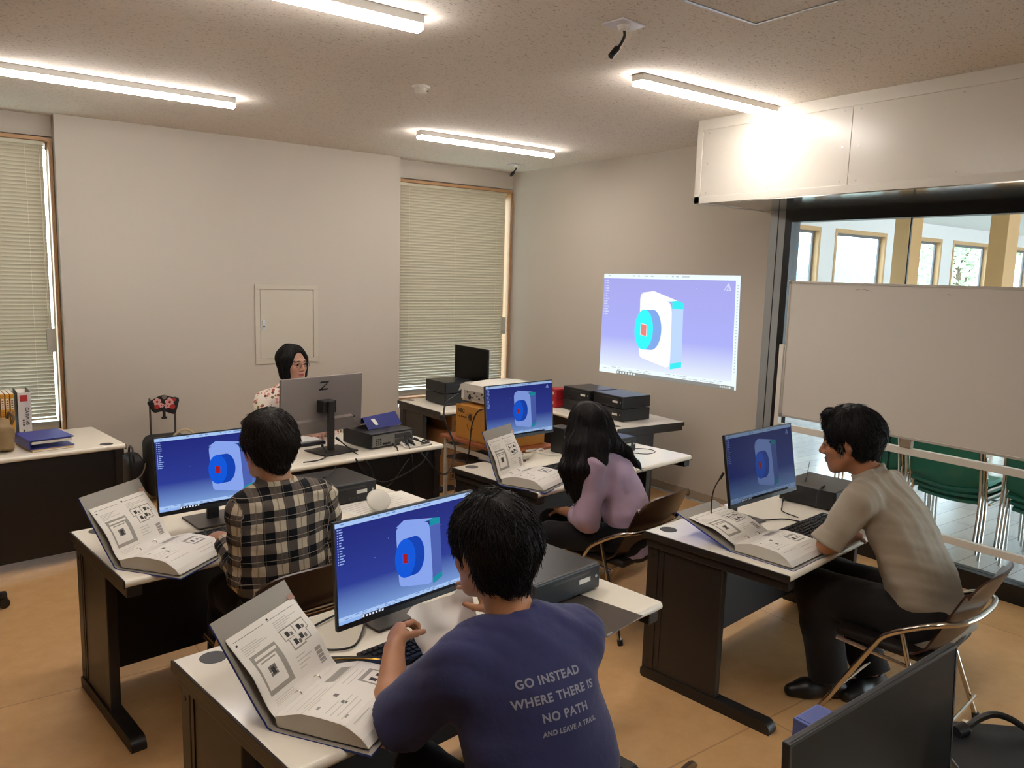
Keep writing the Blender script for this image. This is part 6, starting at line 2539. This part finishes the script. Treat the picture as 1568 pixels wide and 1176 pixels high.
def long_hair_fn(F):
    H_ = A_(*JC['Hd'])
    F.ell(w(0, -.016, .038), s * A_(.092, .112, .104), M, .0)
    F.cap(w(0, -.05, .03), w(-.01, -.055, -.12), s * .082, s * .070, .03)
    for sx in (-1, 1):
        F.cap(w(sx * .070, .005, .02), w(sx * .066, -.01, -.13), s * .036, s * .034, .025)
    ax = nrm(A_(.66, .75, 0))
    for ch, rd_ in (([w(-.068, .03, -.01), A_(2.585, 2.975, .965), A_(2.525, 2.955, .86), A_(2.53, 2.94, .755)], (.050, .042, .030, .008)),
                    ([w(-.060, -.02, -.02), A_(2.63, 2.925, .96), A_(2.575, 2.885, .86), A_(2.56, 2.90, .74), A_(2.56, 2.91, .69)], (.062, .052, .040, .020, .008)),
                    ([w(-.02, -.065, -.02), A_(2.70, 2.90, .985), A_(2.665, 2.862, .90), A_(2.63, 2.855, .82)], (.072, .056, .036, .010)),
                    ([w(.02, -.075, -.01), A_(2.775, 2.90, .985), A_(2.87, 2.877, .925), A_(2.945, 2.865, .855), A_(2.975, 2.86, .82)], (.070, .046, .024, .012, .006)),
                    ([w(.03, -.07, -.03), A_(2.80, 2.92, .965), A_(2.84, 2.885, .90)], (.060, .045, .014))):
        for k in range(len(ch) - 1):
            F.cap(ch[k], ch[k + 1], rd_[k], rd_[k + 1], .035, sq=(ax, 1.35))
    F.wrinkle(cloth_noise(41, .0035, M @ A_(1, .5, 0), 120))
    F.ell(w(0, .12, -.03), s * A_(.045, .062, .085), M, .015, 'sub')


def long_locks(H, V, rr):
    H_ = A_(*JC['Hd'])
    L = ((V - H_) @ M) / s
    cr = Vector(w(0, -.02, .15))
    idx = list(range(len(V)))
    rr.shuffle(idx)
    n = 0
    for i in idx:
        if n >= 1200:
            break
        x, y, z = L[i]
        p = Vector(V[i])
        d = p - cr
        hit, nn, _, _ = H.bvh.find_nearest(p)
        t = d - nn * d.dot(nn)
        if t.length < 1e-4:
            continue
        down = Vector((0, 0, -1)) - nn * nn.dot(Vector((0, 0, -1)))
        k = min(1, max(0, (.06 - z) / .08))
        dr = t.normalized() * (1 - k) + down * k
        H.lock(p, dr, rr.uniform(.08, .16), rr.uniform(.0009, .0015), 8, .0012, .05, 0, .06, rr, .8)
        n += 1


cut_hair(root, org, JC['Hd'], M, s, hair_mat('hair_long_black', '#120c0c', .3), long_hair_fn, long_locks, 6)

# ------------------------------------------------------------------ D: khaki shirt, profile
fD = A_(-.13, .99, 0)
JD = dict(P=(3.24, 1.43, .49), C=(3.215, 1.545, .765), N=(3.175, 1.695, .995), Hd=(3.135, 1.80, 1.160), SL=(3.01, 1.665, .945), SR=(3.36, 1.72, .94), EL=(2.925, 1.735, .757), ER=(3.43, 1.87, .757),
          WL=(3.135, 1.765, .742), WR=(3.25, 1.88, .742), KL=(3.085, 1.86, .475), KR=(3.30, 1.90, .475), AL=(3.115, 1.785, .09), AR=(3.31, 1.69, .09))
rd = person('man in a khaki grey shirt leaning on the right-hand desk, in profile', JD,
            dict(fwd=fD, head=(.42, .20, .0), hs=1.05, skin='#a8714e', lips='#94544a', brow='#2a201b', shirt=KHAKI, sleeve='short', cutat=1.0, sr=(.070, .060), rolled=True, collar='shirt', torso=(.182, .176, .182), hem=.08, svox=.0056, vox=.0042,
                 handL=(A_(.95, .15, -.1), A_(-.1, .9, .3), A_(0, 0, -1), dict(curl=.4)), handR=(A_(-.95, -.05, -.1), A_(0, .9, .2), A_(0, 0, -1), dict(curl=.4)),
                 wr=[(51, .0065, (1, -.4, .45), 80), (52, .0045, (.2, .6, 1), 70)], trouser_mat=TROUSG, leg=(.108, .092, .082), seed=12, toeL=(-.8, .55, 0), toeR=(-.95, .12, 0)))
root, org, w, M, s, sh, geoD, _ = rd
eyes(JD['Hd'], M, s, root, org)
fn0, lk = short_hair(JD['Hd'], M, s, -.090, -.035, vol=.017, seed=14, amp=.005, mess=1.6)


def fnD(F):
    fn0(F)
    F.ell(w(0, .125, .015), s * A_(.075, .062, .072), M, .012, 'sub')
    F.cap(w(-.03, .062, .118), w(.03, .062, .120), s * .022, s * .022, .02)


def lkD(H, V, rr):
    lk(H, V, rr)
    for k in range(130):
        p = w(rr.uniform(-.05, .05), .078 + rr.uniform(-.02, .01), .112 + rr.uniform(-.01, .02))
        H.lock(p, Vector(M @ A_(rr.uniform(-.4, .4), 1, .25)), rr.uniform(.025, .05), .0016, 5, .004, .12, .01, .2, rr, .4)


cut_hair(root, org, JD['Hd'], M, s, HAIRB, fnD, lkD, 9)
sbm = MB()
rr = random.Random(3)
for k in range(30):
    p = Vector(w(-.0725, .022 + rr.uniform(-.012, .016), -.012 + rr.uniform(-.03, .03)))
    d = Vector(M @ A_(-.05, .15, -1))
    sbm.tube([p - Vector(org), p + d * .010 - Vector(M @ A_(.003, 0, 0)) - Vector(org), p + d * .02 - Vector(org)], [.001, .001, .0005], 4, 0, 0)
sbm.obj('grey_sideburn', hair_mat('hair_grey', '#6b625a', .5), root)
bt = MB()
Pd = Vector(JD['P'])

# ------------------------------------------------------------------ T: presenter
JT = dict(P=(1.93, 5.33, .49), C=(1.93, 5.30, .76), N=(1.945, 5.255, 1.0), Hd=(1.945, 5.20, 1.185), SL=(2.11, 5.24, .92), SR=(1.765, 5.27, .92), EL=(2.20, 5.10, .70), ER=(1.70, 5.12, .70), WL=(2.03, 4.93, .745), WR=(1.92, 4.93, .745),
          KL=(2.03, 4.98, .47), KR=(1.83, 4.98, .47), AL=(2.03, 5.02, .085), AR=(1.83, 5.02, .085))
rt = person('woman in a floral blouse and glasses, seated behind the grey monitor', JT,
            dict(fwd=A_(0, -1, 0), head=(PI + .32, .06, 0), hs=.98, skin='#c9977a', lips='#a84f4a', brow='#3a2a24', shirt=FLORAL, sleeve='long', cuff=.80, cr=.044, sr=(.062, .056), collar='shirt', torso=(.16, .155, .16), girth=.95, hem=.08,
                 handL=(A_(-.5, -.85, -.05), A_(-.85, .5, .2), A_(0, 0, -1), dict(curl=.6, s=.9)), handR=(A_(.5, -.85, -.05), A_(.85, .5, .2), A_(0, 0, -1), dict(curl=.6, s=.9)),
                 wr=[(61, .005, (.3, .2, 1), 75)], trouser_mat=TROUS, seed=15))
root, org, w, M, s, sh, geoT, _ = rt
eyes(JT['Hd'], M, s, root, org)


def bob_fn(F):
    F.ell(w(0, -.018, .034), s * A_(.092, .112, .100), M, .0)
    F.cap(w(0, -.05, .02), w(0, -.045, -.085), s * .088, s * .066, .03)
    for sx in (-1, 1):
        F.cap(w(sx * .072, .02, .03), w(sx * .074, .028, -.085), s * .030, s * .026, .03)
    F.wrinkle(cloth_noise(71, .003, M @ A_(1, .4, 0), 120))
    F.ell(w(.0, .115, -.040), s * A_(.068, .100, .105), M, .012, 'sub')
    F.ell(w(.012, .12, .01), s * A_(.055, .08, .095), M, .015, 'sub')
    F.ell(w(0, .06, -.15), s * A_(.12, .12, .045), M, .01, 'sub')


def bob_locks(H, V, rr):
    H_ = A_(*JT['Hd'])
    L = ((V - H_) @ M) / s
    cr = Vector(w(.01, .0, .16))
    idx = list(range(len(V)))
    rr.shuffle(idx)
    n = 0
    for i in idx:
        if n >= 700:
            break
        x, y, z = L[i]
        p = Vector(V[i])
        d = p - cr
        hit, nn, _, _ = H.bvh.find_nearest(p)
        t = d - nn * d.dot(nn)
        if t.length < 1e-4 or z < -.07:
            continue
        down = Vector((0, 0, -1)) - nn * nn.dot(Vector((0, 0, -1)))
        k = min(1, max(0, (.07 - z) / .08))
        H.lock(p, t.normalized() * (1 - k) + down * k, rr.uniform(.04, .07), .0012, 6, .0012, .04, 0, .06, rr, 1.0)
        n += 1


cut_hair(root, org, JT['Hd'], M, s, HAIRB, bob_fn, bob_locks, 4)
gl = MB()
O = Vector(org)
for sx in (-1, 1):
    gl.tube([Vector(w(sx * .034 + .024 * math.cos(a), .110 - .006 * abs(math.cos(a)), .0 + .016 * math.sin(a))) - O for a in [2 * PI * k / 18 for k in range(18)]], .0013, 6, 0, 1, closed=True)
    gl.tube([Vector(w(sx * .058, .104, .004)) - O, Vector(w(sx * .080, .06, .006)) - O, Vector(w(sx * .082, -.01, .006)) - O], .0012, 6, 0, 3)
gl.tube([Vector(w(-.010, .112, .003)) - O, Vector(w(0, .116, .006)) - O, Vector(w(.010, .112, .003)) - O], .0012, 6, 0, 3)
gl.obj('glasses', mat('glasses_frame', '#4a3a33', .3, .4), root, True)
